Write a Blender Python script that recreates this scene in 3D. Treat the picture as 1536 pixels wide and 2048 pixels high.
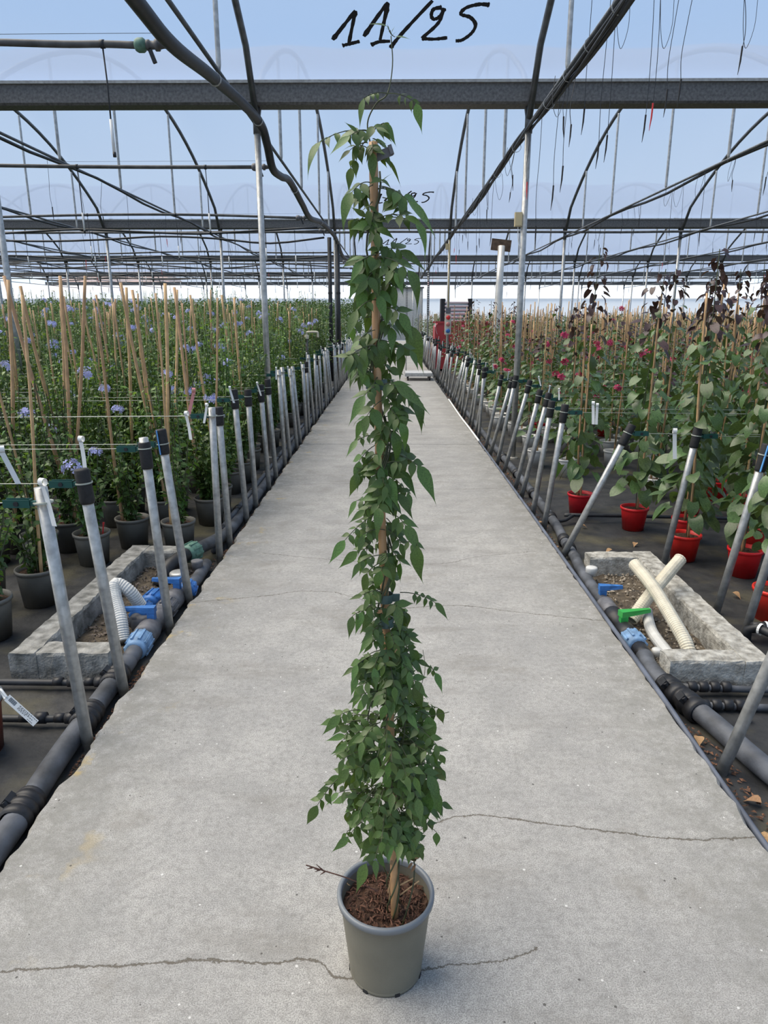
import bpy, math, random
import numpy as np
from mathutils import Vector, Matrix

for o in list(bpy.data.objects):
    bpy.data.objects.remove(o)
SC = bpy.context.scene
COL = SC.collection
R = random.Random(7)
PI = math.pi

# ------------------------------------------------------------------ camera
FPX, CAM_H = 1420.0, 1.4
PITCH = math.atan(389 / FPX)
YAW = math.atan(16 / FPX * math.cos(PITCH))
cam = bpy.data.cameras.new('camera')
cam.sensor_fit = 'VERTICAL'
cam.sensor_height = 24.0
cam.lens = FPX / 2048 * 24.0
cam.clip_end = 300
cam_o = bpy.data.objects.new('camera', cam)
COL.objects.link(cam_o)
cam_o.location = (0, 0, CAM_H)
cam_o.rotation_euler = (PI / 2 - PITCH, 0, YAW)
SC.camera = cam_o

# ------------------------------------------------------------------ sky, sun, exposure
world = bpy.data.worlds.new('sky')
SC.world = world
world.use_nodes = True
nt = world.node_tree
bg = nt.nodes['Background']
tc = nt.nodes.new('ShaderNodeTexCoord')
sep = nt.nodes.new('ShaderNodeSeparateXYZ')
ramp = nt.nodes.new('ShaderNodeValToRGB')
nt.links.new(tc.outputs['Generated'], sep.inputs[0])
nt.links.new(sep.outputs['Z'], ramp.inputs[0])
nt.links.new(ramp.outputs[0], bg.inputs[0])
e = ramp.color_ramp.elements
e[0].position = 0.0
e[0].color = (0.98, 1.08, 1.22, 1)
e[1].position = 0.62
e[1].color = (0.36, 0.68, 1.20, 1)
m_ = ramp.color_ramp.elements.new(0.13)
m_.color = (0.68, 0.98, 1.38, 1)
m_ = ramp.color_ramp.elements.new(0.32)
m_.color = (0.36, 0.74, 1.32, 1)
bg.inputs[1].default_value = 1.0
sun = bpy.data.lights.new('sun', 'SUN')
sun.energy = 14.0
sun.angle = math.radians(60)
sun.color = (1.0, 0.90, 0.74)
sun_o = bpy.data.objects.new('sun', sun)
COL.objects.link(sun_o)
sun_o.rotation_euler = Vector((0.52, -0.12, -0.85)).to_track_quat('-Z', 'Y').to_euler()
SC.view_settings.view_transform = 'Standard'
SC.view_settings.look = 'None'
SC.view_settings.gamma = 1.0
SC.view_settings.use_curve_mapping = False
SC.view_settings.exposure = 0.13
SC.cycles.transparent_max_bounces = 12
SC.cycles.max_bounces = 6

# ------------------------------------------------------------------ helpers
_p, _y = PITCH, YAW
FW = Vector((-math.sin(_y) * math.cos(_p), math.cos(_y) * math.cos(_p), -math.sin(_p)))
RT = Vector((math.cos(_y), math.sin(_y), 0))
UP = RT.cross(FW)
EYE = Vector((0, 0, CAM_H))

def at(px, py, Y):
    """photo position -> place in the hall at depth Y (used for measuring)"""
    d = FW + RT * ((px - 768) / FPX) + UP * ((1024 - py) / FPX)
    return EYE + d * (Y / d.y)

def tag(o, label=None, cat=None, group=None, kind=None):
    if label: o['label'] = label
    if cat: o['category'] = cat
    if group: o['group'] = group
    if kind: o['kind'] = kind
    return o

def empty(name, loc=(0, 0, 0), rz=0.0):
    o = bpy.data.objects.new(name, None)
    o.empty_display_size = 0.05
    COL.objects.link(o)
    o.location = loc
    o.rotation_euler = (0, 0, rz)
    return o

def link(name, mesh, parent=None, loc=(0, 0, 0), rot=(0, 0, 0), scale=(1, 1, 1), mat4=None):
    o = bpy.data.objects.new(name, mesh)
    COL.objects.link(o)
    if parent: o.parent = parent
    if mat4 is not None:
        o.matrix_basis = mat4
    else:
        o.location = loc
        o.rotation_euler = rot
        o.scale = scale
    return o

class MB:
    """collects geometry for ONE mesh"""
    def __init__(s):
        s.v, s.f = [], []
    def add(s, vs, fs):
        b = len(s.v)
        s.v.extend([tuple(v) for v in vs])
        s.f.extend([tuple(i + b for i in f) for f in fs])
        return s
    def box(s, c, d, rot=None, bev=0.0):
        x, y, z = d[0] / 2, d[1] / 2, d[2] / 2
        if bev > 0:
            b = min(bev, x * .9, y * .9, z * .9)
            vs = []
            for sz in (-1, 1):
                for (k, zz) in ((b, z), (0, z - b)) if sz < 0 else ((0, z - b), (b, z)):
                    for sx, sy in ((-1, -1), (1, -1), (1, 1), (-1, 1)):
                        if sx * sy > 0:
                            vs += [(sx * (x - k), sy * (y - b - k * .0), sz * zz) if False else (sx * (x - k), sy * (y - b), sz * zz),
                                   (sx * (x - b), sy * (y - k), sz * zz)]
                        else:
                            vs += [(sx * (x - b), sy * (y - k), sz * zz), (sx * (x - k), sy * (y - b), sz * zz)]
            fs = [tuple(range(7, -1, -1))]
            for r in range(3):
                for i in range(8):
                    a, c2 = r * 8 + i, r * 8 + (i + 1) % 8
                    fs.append((a, c2, c2 + 8, a + 8))
            fs.append(tuple(range(24, 32)))
            # corner order repair: rings are built per corner, keep consistent
        else:
            vs = [(-x, -y, -z), (x, -y, -z), (x, y, -z), (-x, y, -z), (-x, -y, z), (x, -y, z), (x, y, z), (-x, y, z)]
            fs = [(3, 2, 1, 0), (4, 5, 6, 7), (0, 1, 5, 4), (1, 2, 6, 5), (2, 3, 7, 6), (3, 0, 4, 7)]
        c = Vector(c)
        if rot is not None:
            vs = [rot @ Vector(v) + c for v in vs]
        else:
            vs = [Vector(v) + c for v in vs]
        return s.add(vs, fs)
    def tube(s, pts, r, n=8, caps=True):
        P = [Vector(p) for p in pts]
        m = len(P)
        rs = [r] * m if isinstance(r, (int, float)) else list(r)
        t0 = (P[1] - P[0]).normalized()
        u = t0.orthogonal().normalized()
        vs, fs = [], []
        for i in range(m):
            if i == 0: t = t0
            elif i == m - 1: t = (P[i] - P[i - 1]).normalized()
            else:
                t = (P[i + 1] - P[i - 1])
                t = t.normalized() if t.length > 1e-9 else t0
            u = u - t * u.dot(t)
            u = u.normalized() if u.length > 1e-6 else t.orthogonal().normalized()
            w = t.cross(u)
            for k in range(n):
                a = 2 * PI * k / n
                vs.append(P[i] + (u * math.cos(a) + w * math.sin(a)) * rs[i])
        for i in range(m - 1):
            for k in range(n):
                a, b = i * n + k, i * n + (k + 1) % n
                fs.append((a, b, b + n, a + n))
        if caps:
            fs.append(tuple(range(n - 1, -1, -1)))
            fs.append(tuple(range((m - 1) * n, m * n)))
        return s.add(vs, fs)
    def lathe(s, prof, n=24, c=(0, 0, 0), rot=None, cap0=False, cap1=False):
        vs, fs = [], []
        c = Vector(c)
        for (r, z) in prof:
            for k in range(n):
                a = 2 * PI * k / n
                v = Vector((r * math.cos(a), r * math.sin(a), z))
                vs.append((rot @ v if rot is not None else v) + c)
        for i in range(len(prof) - 1):
            for k in range(n):
                a, b = i * n + k, i * n + (k + 1) % n
                fs.append((a, b, b + n, a + n))
        if cap0: fs.append(tuple(range(n - 1, -1, -1)))
        if cap1: fs.append(tuple(range((len(prof) - 1) * n, len(prof) * n)))
        return s.add(vs, fs)
    def mesh(s, name, mat, smooth=False):
        me = bpy.data.meshes.new(name)
        me.from_pydata(s.v, [], s.f)
        if mat: me.materials.append(mat)
        if smooth:
            me.polygons.foreach_set('use_smooth', [True] * len(me.polygons))
        me.update()
        return me
    def build(s, name, mat, parent=None, smooth=False, **k):
        return link(name, s.mesh(name, mat, smooth), parent, **k)

def spline(pts, n=6):
    """Catmull-Rom through the points"""
    P = [Vector(p) for p in pts]
    P = [P[0] * 2 - P[1]] + P + [P[-1] * 2 - P[-2]]
    out = []
    for i in range(1, len(P) - 2):
        for k in range(n):
            t = k / n
            a, b, c, d = P[i - 1], P[i], P[i + 1], P[i + 2]
            out.append(0.5 * ((2 * b) + (c - a) * t + (2 * a - 5 * b + 4 * c - d) * t * t + (3 * b - a - 3 * c + d) * t ** 3))
    out.append(P[-2])
    return out

def rot_to(d):
    return Vector(d).to_track_quat('Z', 'Y').to_matrix()

# ------------------------------------------------------------------ materials
MATS = {}
def mat(name, col, rough=0.6, metal=0.0, var=0.0, scale=8.0, bump=0.0, bscale=60.0, rnd=0.0, trans=0.0, col2=None, spec=0.5, detail=4.0, coat=0.0):
    m = bpy.data.materials.new(name)
    m.use_nodes = True
    t = m.node_tree
    N, L = t.nodes, t.links
    b = N['Principled BSDF']
    b.inputs['Roughness'].default_value = rough
    b.inputs['Metallic'].default_value = metal
    b.inputs['Specular IOR Level'].default_value = spec
    c = (*col, 1)
    src = None
    if var > 0 or col2:
        tcn = N.new('ShaderNodeTexCoord')
        no = N.new('ShaderNodeTexNoise')
        no.inputs['Scale'].default_value = scale
        no.inputs['Detail'].default_value = detail
        L.new(tcn.outputs['Object'], no.inputs['Vector'])
        rp = N.new('ShaderNodeValToRGB')
        L.new(no.outputs['Fac'], rp.inputs[0])
        rp.color_ramp.elements[0].position = 0.32
        rp.color_ramp.elements[1].position = 0.68
        c2 = col2 if col2 else tuple(min(1, x * (1 + var)) for x in col)
        c1 = tuple(x * (1 - var) for x in col) if not col2 else col
        rp.color_ramp.elements[0].color = (*c1, 1)
        rp.color_ramp.elements[1].color = (*c2, 1)
        src = rp.outputs[0]
    if rnd > 0:
        oi = N.new('ShaderNodeObjectInfo')
        hs = N.new('ShaderNodeHueSaturation')
        mr = N.new('ShaderNodeMapRange')
        mr.inputs['To Min'].default_value = 1 - rnd
        mr.inputs['To Max'].default_value = 1 + rnd
        L.new(oi.outputs['Random'], mr.inputs['Value'])
        L.new(mr.outputs[0], hs.inputs['Value'])
        mr2 = N.new('ShaderNodeMapRange')
        mr2.inputs['To Min'].default_value = 0.5 - rnd * 0.06
        mr2.inputs['To Max'].default_value = 0.5 + rnd * 0.03
        L.new(oi.outputs['Random'], mr2.inputs['Value'])
        L.new(mr2.outputs[0], hs.inputs['Hue'])
        if src: L.new(src, hs.inputs['Color'])
        else: hs.inputs['Color'].default_value = c
        src = hs.outputs[0]
    if src: L.new(src, b.inputs['Base Color'])
    else: b.inputs['Base Color'].default_value = c
    if bump > 0:
        tcn = N.new('ShaderNodeTexCoord')
        no = N.new('ShaderNodeTexNoise')
        no.inputs['Scale'].default_value = bscale
        no.inputs['Detail'].default_value = 5
        L.new(tcn.outputs['Object'], no.inputs['Vector'])
        bp = N.new('ShaderNodeBump')
        bp.inputs['Strength'].default_value = bump
        bp.inputs['Distance'].default_value = 0.01
        L.new(no.outputs['Fac'], bp.inputs['Height'])
        L.new(bp.outputs[0], b.inputs['Normal'])
    if trans > 0:
        tr = N.new('ShaderNodeBsdfTranslucent')
        if src: 
            mx = N.new('ShaderNodeMix'); mx.data_type = 'RGBA'; mx.blend_type = 'MULTIPLY'
            mx.inputs[0].default_value = 1.0
            L.new(src, mx.inputs[6]); mx.inputs[7].default_value = (1.6, 1.5, 0.7, 1)
            L.new(mx.outputs[2], tr.inputs[0])
        else: tr.inputs[0].default_value = (col[0] * 1.6, col[1] * 1.5, col[2] * .7, 1)
        ms = N.new('ShaderNodeMixShader')
        ms.inputs[0].default_value = trans
        L.new(b.outputs[0], ms.inputs[1])
        L.new(tr.outputs[0], ms.inputs[2])
        L.new(ms.outputs[0], N['Material Output'].inputs[0])
    MATS[name] = m
    return m

def film_mat(name, tint, clear, body, streak=0.0, refl=0.0):
    m = bpy.data.materials.new(name)
    m.use_nodes = True
    N, L = m.node_tree.nodes, m.node_tree.links
    N.remove(N['Principled BSDF'])
    tp = N.new('ShaderNodeBsdfTransparent')
    tp.inputs[0].default_value = (*tint, 1)
    tl = N.new('ShaderNodeBsdfTranslucent')
    tl.inputs[0].default_value = (*body, 1)
    ms = N.new('ShaderNodeMixShader')
    ms.inputs[0].default_value = 1 - clear
    L.new(tp.outputs[0], ms.inputs[1])
    L.new(tl.outputs[0], ms.inputs[2])
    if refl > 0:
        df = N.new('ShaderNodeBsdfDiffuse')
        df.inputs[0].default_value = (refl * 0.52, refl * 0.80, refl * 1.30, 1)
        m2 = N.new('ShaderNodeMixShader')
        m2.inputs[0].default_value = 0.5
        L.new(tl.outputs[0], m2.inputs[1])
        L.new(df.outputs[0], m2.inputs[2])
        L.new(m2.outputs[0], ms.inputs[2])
    if streak > 0:
        tcn = N.new('ShaderNodeTexCoord')
        mp = N.new('ShaderNodeMapping')
        mp.inputs['Scale'].default_value = (1, 1, 0.12)
        no = N.new('ShaderNodeTexNoise')
        no.inputs['Scale'].default_value = 3.0
        no.inputs['Detail'].default_value = 6
        mr = N.new('ShaderNodeMapRange')
        mr.inputs['From Min'].default_value = 0.3
        mr.inputs['From Max'].default_value = 0.7
        mr.inputs['To Min'].default_value = 1 - clear - streak
        mr.inputs['To Max'].default_value = 1 - clear + streak
        L.new(tcn.outputs['Object'], mp.inputs[0]); L.new(mp.outputs[0], no.inputs['Vector'])
        L.new(no.outputs['Fac'], mr.inputs['Value']); L.new(mr.outputs[0], ms.inputs[0])
    L.new(ms.outputs[0], N['Material Output'].inputs[0])
    return m

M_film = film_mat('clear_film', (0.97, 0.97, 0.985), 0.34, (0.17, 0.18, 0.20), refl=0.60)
M_wall = film_mat('milky_film', (0.95, 0.96, 0.97), 0.2, (0.80, 0.80, 0.80), 0.12)
M_mesh = film_mat('insect_mesh', (0.55, 0.57, 0.58), 0.22, (0.50, 0.52, 0.54))
M_galv = mat('galvanised', (0.42, 0.425, 0.415), 0.38, 0.5, var=0.22, scale=25, rnd=0.08)
M_galv2 = mat('galvanised_dull', (0.40, 0.405, 0.395), 0.38, 0.5, var=0.25, scale=30, bump=0.05, bscale=200)
M_gutter = mat('gutter_steel', (0.135, 0.13, 0.125), 0.55, 0.5, var=0.3, scale=40, bump=0.05, bscale=120)
M_lip = mat('gutter_lip', (0.33, 0.33, 0.32), 0.6, 0.4, var=0.2, scale=30)
M_hoop = mat('hoop_steel', (0.14, 0.15, 0.16), 0.5, 0.6, var=0.2, scale=12)
M_hose = mat('black_hose', (0.018, 0.02, 0.024), 0.55, 0, var=0.4, scale=14)
M_pipe = mat('dusty_pipe', (0.028, 0.03, 0.034), 0.6, 0, col2=(0.115, 0.125, 0.145), scale=9, detail=8, bump=0.1, bscale=120)
M_fit = mat('black_fitting', (0.012, 0.012, 0.014), 0.5, 0, var=0.4, scale=40)
M_lat = mat('grey_pipe', (0.085, 0.085, 0.085), 0.6, 0, var=0.35, scale=10)
M_rub = mat('black_rubber', (0.012, 0.012, 0.013), 0.7, 0, var=0.4, scale=60, bump=0.1, bscale=200)
M_green = mat('green_plastic', (0.008, 0.07, 0.055), 0.45)
M_couple = mat('green_coupling', (0.10, 0.20, 0.15), 0.55, 0, var=0.3, scale=40)
M_blue = mat('blue_plastic', (0.035, 0.15, 0.42), 0.5, 0, var=0.3, scale=30)
M_blue2 = mat('faded_blue_plastic', (0.16, 0.28, 0.45), 0.6, 0, var=0.3, scale=30)
M_grn = mat('bright_green_plastic', (0.03, 0.33, 0.06), 0.45)
M_grey = mat('grey_plastic', (0.12, 0.12, 0.13), 0.55, 0, var=0.25, scale=30)
M_white = mat('white_plastic', (0.72, 0.73, 0.72), 0.5)
M_cream = mat('cream_duct', (0.62, 0.57, 0.45), 0.6, 0, var=0.12, scale=20)
M_duct = mat('pale_duct', (0.55, 0.55, 0.53), 0.6, 0, var=0.1, scale=20)
M_conc = mat('curb_concrete', (0.19, 0.18, 0.155), 0.95, 0, col2=(0.50, 0.485, 0.44), scale=26, detail=10, bump=0.6, bscale=90)
M_conc2 = mat('curb_concrete_dark', (0.12, 0.118, 0.105), 0.95, 0, col2=(0.40, 0.39, 0.36), scale=16, detail=10, bump=0.6, bscale=90)
M_soil = mat('peat', (0.035, 0.018, 0.011), 0.95, 0, col2=(0.105, 0.055, 0.033), scale=70, detail=8, bump=1.0, bscale=110)
M_dirt = mat('pit_dirt', (0.045, 0.035, 0.025), 0.95, 0, col2=(0.14, 0.11, 0.075), scale=30, detail=8, bump=1.0, bscale=70)
M_chip = mat('bark_chip', (0.17, 0.09, 0.05), 0.9, 0, var=0.5, scale=30, rnd=0.3)
M_cane = mat('bamboo', (0.50, 0.32, 0.155), 0.5, 0, var=0.25, scale=14, rnd=0.18)
M_cane2 = mat('bamboo_far', (0.50, 0.33, 0.18), 0.55, 0, var=0.2, scale=5)
M_stake = mat('bamboo_stake', (0.47, 0.27, 0.13), 0.42, 0, var=0.3, scale=9, bump=0.05, bscale=60)
M_potg = mat('taupe_pot', (0.135, 0.13, 0.115), 0.55, 0, var=0.12, scale=12, rnd=0.08)
M_poth = mat('stone_grey_pot', (0.165, 0.153, 0.115), 0.5, 0, var=0.13, scale=7, bump=0.06, bscale=200)
M_rim = mat('pot_rim_grey', (0.17, 0.185, 0.20), 0.4)
M_potr = mat('red_pot', (0.72, 0.022, 0.016), 0.4, 0, var=0.12, scale=10, rnd=0.08)
M_potw = mat('white_pot', (0.84, 0.82, 0.78), 0.5, 0, var=0.06, scale=10)
M_terra = mat('terracotta_pot', (0.20, 0.04, 0.02), 0.55, 0, var=0.2, scale=10)
M_leaf = mat('jasmine_leaf', (0.078, 0.150, 0.034), 0.42, 0, var=0.25, scale=30, rnd=0.28, trans=0.22)
M_leafy = mat('young_leaf', (0.20, 0.33, 0.05), 0.42, 0, var=0.2, scale=30, rnd=0.15, trans=0.35)
M_stem = mat('vine_stem', (0.055, 0.065, 0.028), 0.6, 0, var=0.3, scale=30)
M_twig = mat('brown_twig', (0.11, 0.05, 0.035), 0.7, 0, var=0.3, scale=50)
M_dry = mat('dry_leaf', (0.33, 0.20, 0.10), 0.8, 0, var=0.35, scale=30, rnd=0.2, bump=0.4, bscale=60)
M_shrub = mat('shrub_leaf', (0.068, 0.135, 0.030), 0.42, 0, var=0.45, scale=7, rnd=0.22, trans=0.25)
M_shrubl = mat('shrub_leaf_fresh', (0.15, 0.26, 0.055), 0.42, 0, var=0.3, scale=9, rnd=0.2, trans=0.3)
M_shrubf = mat('shrub_leaf_far', (0.058, 0.115, 0.033), 0.5, 0, var=0.5, scale=2.2, trans=0.2)
M_heart = mat('heart_leaf', (0.078, 0.135, 0.048), 0.35, 0, var=0.3, scale=10, rnd=0.32, trans=0.2)
M_heartd = mat('heart_leaf_purple', (0.055, 0.03, 0.03), 0.4, 0, var=0.4, scale=10, rnd=0.35, trans=0.15)
M_heartf = mat('heart_leaf_far', (0.085, 0.135, 0.058), 0.5, 0, var=0.55, scale=2.2, trans=0.15)
M_plum = mat('blue_petal', (0.42, 0.45, 0.86), 0.6, 0, var=0.15, scale=40, trans=0.2)
M_mag = mat('magenta_petal', (0.46, 0.03, 0.11), 0.5, 0, var=0.3, scale=30, trans=0.1)
M_wire = mat('pale_wire', (0.42, 0.44, 0.38), 0.5, 0.2)
M_paint = mat('black_spray_paint', (0.012, 0.013, 0.018), 0.7, 0, var=0.5, scale=60)
M_red = mat('red_plastic', (0.62, 0.03, 0.03), 0.45)
M_redtag = mat('red_tape', (0.55, 0.04, 0.04), 0.5)
M_machine = mat('red_enamel', (0.40, 0.04, 0.045), 0.4, 0, var=0.15, scale=2)
M_black = mat('black_paint', (0.012, 0.013, 0.016), 0.5)
M_slat = mat('pale_slat', (0.75, 0.76, 0.76), 0.5)
M_brown = mat('brown_board', (0.11, 0.07, 0.045), 0.9, 0, var=0.4, scale=12, bump=0.5, bscale=60)
M_beige = mat('beige_box', (0.55, 0.45, 0.26), 0.55)
M_print = mat('tag_print', (0.05, 0.05, 0.055), 0.8)
M_pink = mat('pink_tag', (0.72, 0.28, 0.27), 0.6)
M_skyb = mat('sky_blue_tape', (0.12, 0.36, 0.75), 0.5)
M_pebble = mat('pebble', (0.26, 0.22, 0.17), 0.9, 0, var=0.5, scale=20, rnd=0.4)
M_roof = mat('clay_tile_roof', (0.23, 0.13, 0.09), 0.9, 0, var=0.4, scale=1.2)
M_house = mat('house_wall', (0.55, 0.50, 0.42), 0.9, 0, var=0.1, scale=1.0)

def path_material():
    m = bpy.data.materials.new('path_concrete')
    m.use_nodes = True
    N, L = m.node_tree.nodes, m.node_tree.links
    b = N['Principled BSDF']
    b.inputs['Roughness'].default_value = 0.85
    b.inputs['Specular IOR Level'].default_value = 0.35
    geo = N.new('ShaderNodeNewGeometry')
    sp = N.new('ShaderNodeSeparateXYZ')
    L.new(geo.outputs['Position'], sp.inputs[0])
    X, Y = sp.outputs['X'], sp.outputs['Y']
    def noise(scale, detail=6, rough=0.6, vec=None, sc=None):
        n = N.new('ShaderNodeTexNoise')
        n.inputs['Scale'].default_value = scale
        n.inputs['Detail'].default_value = detail
        n.inputs['Roughness'].default_value = rough
        if sc:
            mp = N.new('ShaderNodeMapping'); mp.inputs['Scale'].default_value = sc
            L.new(geo.outputs['Position'], mp.inputs[0]); L.new(mp.outputs[0], n.inputs['Vector'])
        else:
            L.new(geo.outputs['Position'], n.inputs['Vector'])
        return n.outputs['Fac']
    def math_(op, a, b_=None, c_=None):
        n = N.new('ShaderNodeMath'); n.operation = op
        for i, v in enumerate((a, b_, c_)):
            if v is None: continue
            if isinstance(v, (int, float)): n.inputs[i].default_value = v
            else: L.new(v, n.inputs[i])
        return n.outputs[0]
    def rmp(v, a, b_, c0=0.0, c1=1.0):
        n = N.new('ShaderNodeMapRange'); n.interpolation_type = 'SMOOTHSTEP'
        n.inputs['From Min'].default_value = a; n.inputs['From Max'].default_value = b_
        n.inputs['To Min'].default_value = c0; n.inputs['To Max'].default_value = c1
        L.new(v, n.inputs['Value'])
        return n.outputs[0]
    def mix(f, a, b_, mode='MIX'):
        n = N.new('ShaderNodeMix'); n.data_type = 'RGBA'; n.blend_type = mode
        if isinstance(f, (int, float)): n.inputs[0].default_value = f
        else: L.new(f, n.inputs[0])
        for i, v in ((6, a), (7, b_)):
            if isinstance(v, tuple): n.inputs[i].default_value = (*v, 1)
            else: L.new(v, n.inputs[i])
        return n.outputs[2]
    big = noise(1.3, 5)
    mid = noise(6, 8, 0.7)
    fine = noise(330, 2, 0.8)
    stain = noise(3.2, 7, 0.65, sc=(0.55, 1.6, 1))
    c = mix(rmp(big, 0.3, 0.7), (0.39, 0.38, 0.36), (0.50, 0.485, 0.45))
    c = mix(rmp(mid, 0.35, 0.68, 0.0, 0.5), c, (0.26, 0.256, 0.245))
    c = mix(rmp(stain, 0.5, 0.72, 0.0, 0.6), c, (0.24, 0.225, 0.20))
    c = mix(rmp(fine, 0.42, 0.62, 0.0, 0.75), c, (0.16, 0.157, 0.15))
    grit = noise(48, 7, 0.85)
    c = mix(rmp(grit, 0.46, 0.66, 0.0, 0.6), c, (0.19, 0.183, 0.17))
    c = mix(rmp(grit, 0.44, 0.30, 0.0, 0.45), c, (0.50, 0.49, 0.465))
    blot = noise(2.1, 9, 0.7)
    c = mix(rmp(blot, 0.55, 0.70, 0.0, 0.55), c, (0.21, 0.195, 0.17))
    # worn, darker edges
    ax = math_('ABSOLUTE', X)
    edge = math_('MULTIPLY', rmp(ax, 0.62, 1.03), rmp(noise(9, 9, 0.8), 0.38, 0.58))
    c = mix(math_('MULTIPLY', edge, 0.75), c, (0.20, 0.195, 0.175))
    # ochre algae marks near the left edge
    och = math_('MULTIPLY', rmp(X, -0.72, -0.98), rmp(noise(5.2, 4, 0.6), 0.60, 0.72))
    c = mix(math_('MULTIPLY', och, 0.75), c, (0.42, 0.31, 0.11))
    # white specks and dark pits
    vo = N.new('ShaderNodeTexVoronoi'); vo.inputs['Scale'].default_value = 34
    L.new(geo.outputs['Position'], vo.inputs['Vector'])
    vsep = N.new('ShaderNodeSeparateColor'); L.new(vo.outputs['Color'], vsep.inputs[0])
    dot = math_('LESS_THAN', vo.outputs['Distance'], math_('MULTIPLY', vsep.outputs[1], 0.13))
    wsp = math_('MULTIPLY', dot, math_('GREATER_THAN', vsep.outputs[0], 0.72))
    dsp = math_('MULTIPLY', dot, math_('LESS_THAN', vsep.outputs[0], 0.22))
    c = mix(math_('MULTIPLY', wsp, 0.75), c, (0.66, 0.65, 0.62))
    c = mix(math_('MULTIPLY', dsp, 0.8), c, (0.06, 0.055, 0.05))
    # cracks: y = f(x) with a jagged edge
    wob = math_('MULTIPLY', math_('SUBTRACT', noise(22, 5, 0.75), 0.5), 0.045)
    crk = None
    CR = [([(-1.02, 1.225), (-0.75, 1.25), (-0.55, 1.262), (-0.42, 1.275), (-0.28, 1.268), (-0.18, 1.278), (-0.12, 1.235), (-0.05, 1.232)], 0.0045),
          ([(0.05, 1.245), (0.12, 1.268), (0.20, 1.272), (0.26, 1.285), (0.34, 1.315)], 0.003),
          ([(0.06, 1.66), (0.16, 1.745), (0.24, 1.765), (0.38, 1.745), (0.52, 1.72), (0.66, 1.695), (0.80, 1.675), (1.03, 1.685)], 0.0042),
          ([(-1.03, 3.35), (-0.62, 3.46), (-0.42, 3.52), (-0.2, 3.44), (0.05, 3.30), (0.30, 3.33), (0.62, 3.25), (1.03, 3.15)], 0.0038),
          ([(-0.8, 4.15), (-0.3, 4.02), (0.2, 3.95), (0.5, 4.08), (0.9, 4.2)], 0.003),
          ([(-1.0, 5.9), (-0.2, 6.05), (0.4, 5.85), (1.0, 6.0)], 0.004)]
    for pts, w in CR:
        x0, x1 = pts[0][0], pts[-1][0]
        fc = N.new('ShaderNodeFloatCurve')
        u = rmp(X, x0, x1); u.node.interpolation_type = 'LINEAR'
        L.new(u, fc.inputs['Value'])
        ys = [p[1] for p in pts]
        y0, y1 = min(ys) - 0.01, max(ys) + 0.01
        cu = fc.mapping.curves[0]
        P = [((p[0] - x0) / (x1 - x0), (p[1] - y0) / (y1 - y0)) for p in pts]
        cu.points[0].location = P[0]; cu.points[1].location = P[-1]
        for q in P[1:-1]: cu.points.new(*q)
        fc.mapping.update()
        yc = math_('MULTIPLY_ADD', fc.outputs[0], y1 - y0, y0)
        d = math_('ABSOLUTE', math_('SUBTRACT', math_('SUBTRACT', Y, yc), wob))
        k = rmp(d, w * 0.35, w, 1.0, 0.0)
        k = math_('MULTIPLY', k, math_('MULTIPLY', math_('GREATER_THAN', X, x0), math_('LESS_THAN', X, x1)))
        crk = k if crk is None else math_('MAXIMUM', crk, k)
    c = mix(math_('MULTIPLY', crk, 0.8), c, (0.085, 0.07, 0.05))
    L.new(c, b.inputs['Base Color'])
    hgt = math_('SUBTRACT', math_('ADD', math_('MULTIPLY', fine, 0.35), math_('MULTIPLY', grit, 0.6)), math_('MULTIPLY', crk, 1.2))
    bp = N.new('ShaderNodeBump'); bp.inputs['Strength'].default_value = 0.5; bp.inputs['Distance'].default_value = 0.0025
    L.new(hgt, bp.inputs['Height']); L.new(bp.outputs[0], b.inputs['Normal'])
    return m
M_path = path_material()

def fabric_material():
    m = bpy.data.materials.new('weed_fabric')
    m.use_nodes = True
    N, L = m.node_tree.nodes, m.node_tree.links
    b = N['Principled BSDF']
    b.inputs['Roughness'].default_value = 0.7
    geo = N.new('ShaderNodeNewGeometry')
    def noise(s, d=6):
        n = N.new('ShaderNodeTexNoise'); n.inputs['Scale'].default_value = s; n.inputs['Detail'].default_value = d
        L.new(geo.outputs['Position'], n.inputs['Vector']); return n.outputs['Fac']
    def rp(v, stops):
        r = N.new('ShaderNodeValToRGB'); L.new(v, r.inputs[0])
        r.color_ramp.elements[0].position = stops[0][0]; r.color_ramp.elements[0].color = (*stops[0][1], 1)
        r.color_ramp.elements[1].position = stops[-1][0]; r.color_ramp.elements[1].color = (*stops[-1][1], 1)
        return r.outputs[0]
    base = rp(noise(9), [(0.32, (0.008, 0.009, 0.011)), (0.72, (0.036, 0.036, 0.036))])
    mx = N.new('ShaderNodeMix'); mx.data_type = 'RGBA'
    L.new(rp(noise(2.7, 8), [(0.50, (0, 0, 0)), (0.70, (0.75, 0.75, 0.75))]), mx.inputs[0])
    L.new(base, mx.inputs[6]); mx.inputs[7].default_value = (0.10, 0.088, 0.045, 1)
    L.new(mx.outputs[2], b.inputs['Base Color'])
    bp = N.new('ShaderNodeBump'); bp.inputs['Strength'].default_value = 0.5; bp.inputs['Distance'].default_value = 0.02
    L.new(noise(14, 7), bp.inputs['Height']); L.new(bp.outputs[0], b.inputs['Normal'])
    return m
M_fabric = fabric_material()

# ================================================================== THE HALL
GZ = -0.06                       # level of the planting beds
GUT = [-2.1 + 9.63 * k for k in range(-1, 6)]      # gutters run across the path
GUT = [-11.73, -2.1, 7.53, 17.16, 26.79, 36.42, 46.05]
HX = [1.3 + 2.6 * k for k in range(8)]
HX = sorted([-x for x in HX] + HX)                 # columns, ties and hoops
XW = 21.5
ZGB, ZGT, RISE = 3.33, 3.50, 1.45

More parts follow.
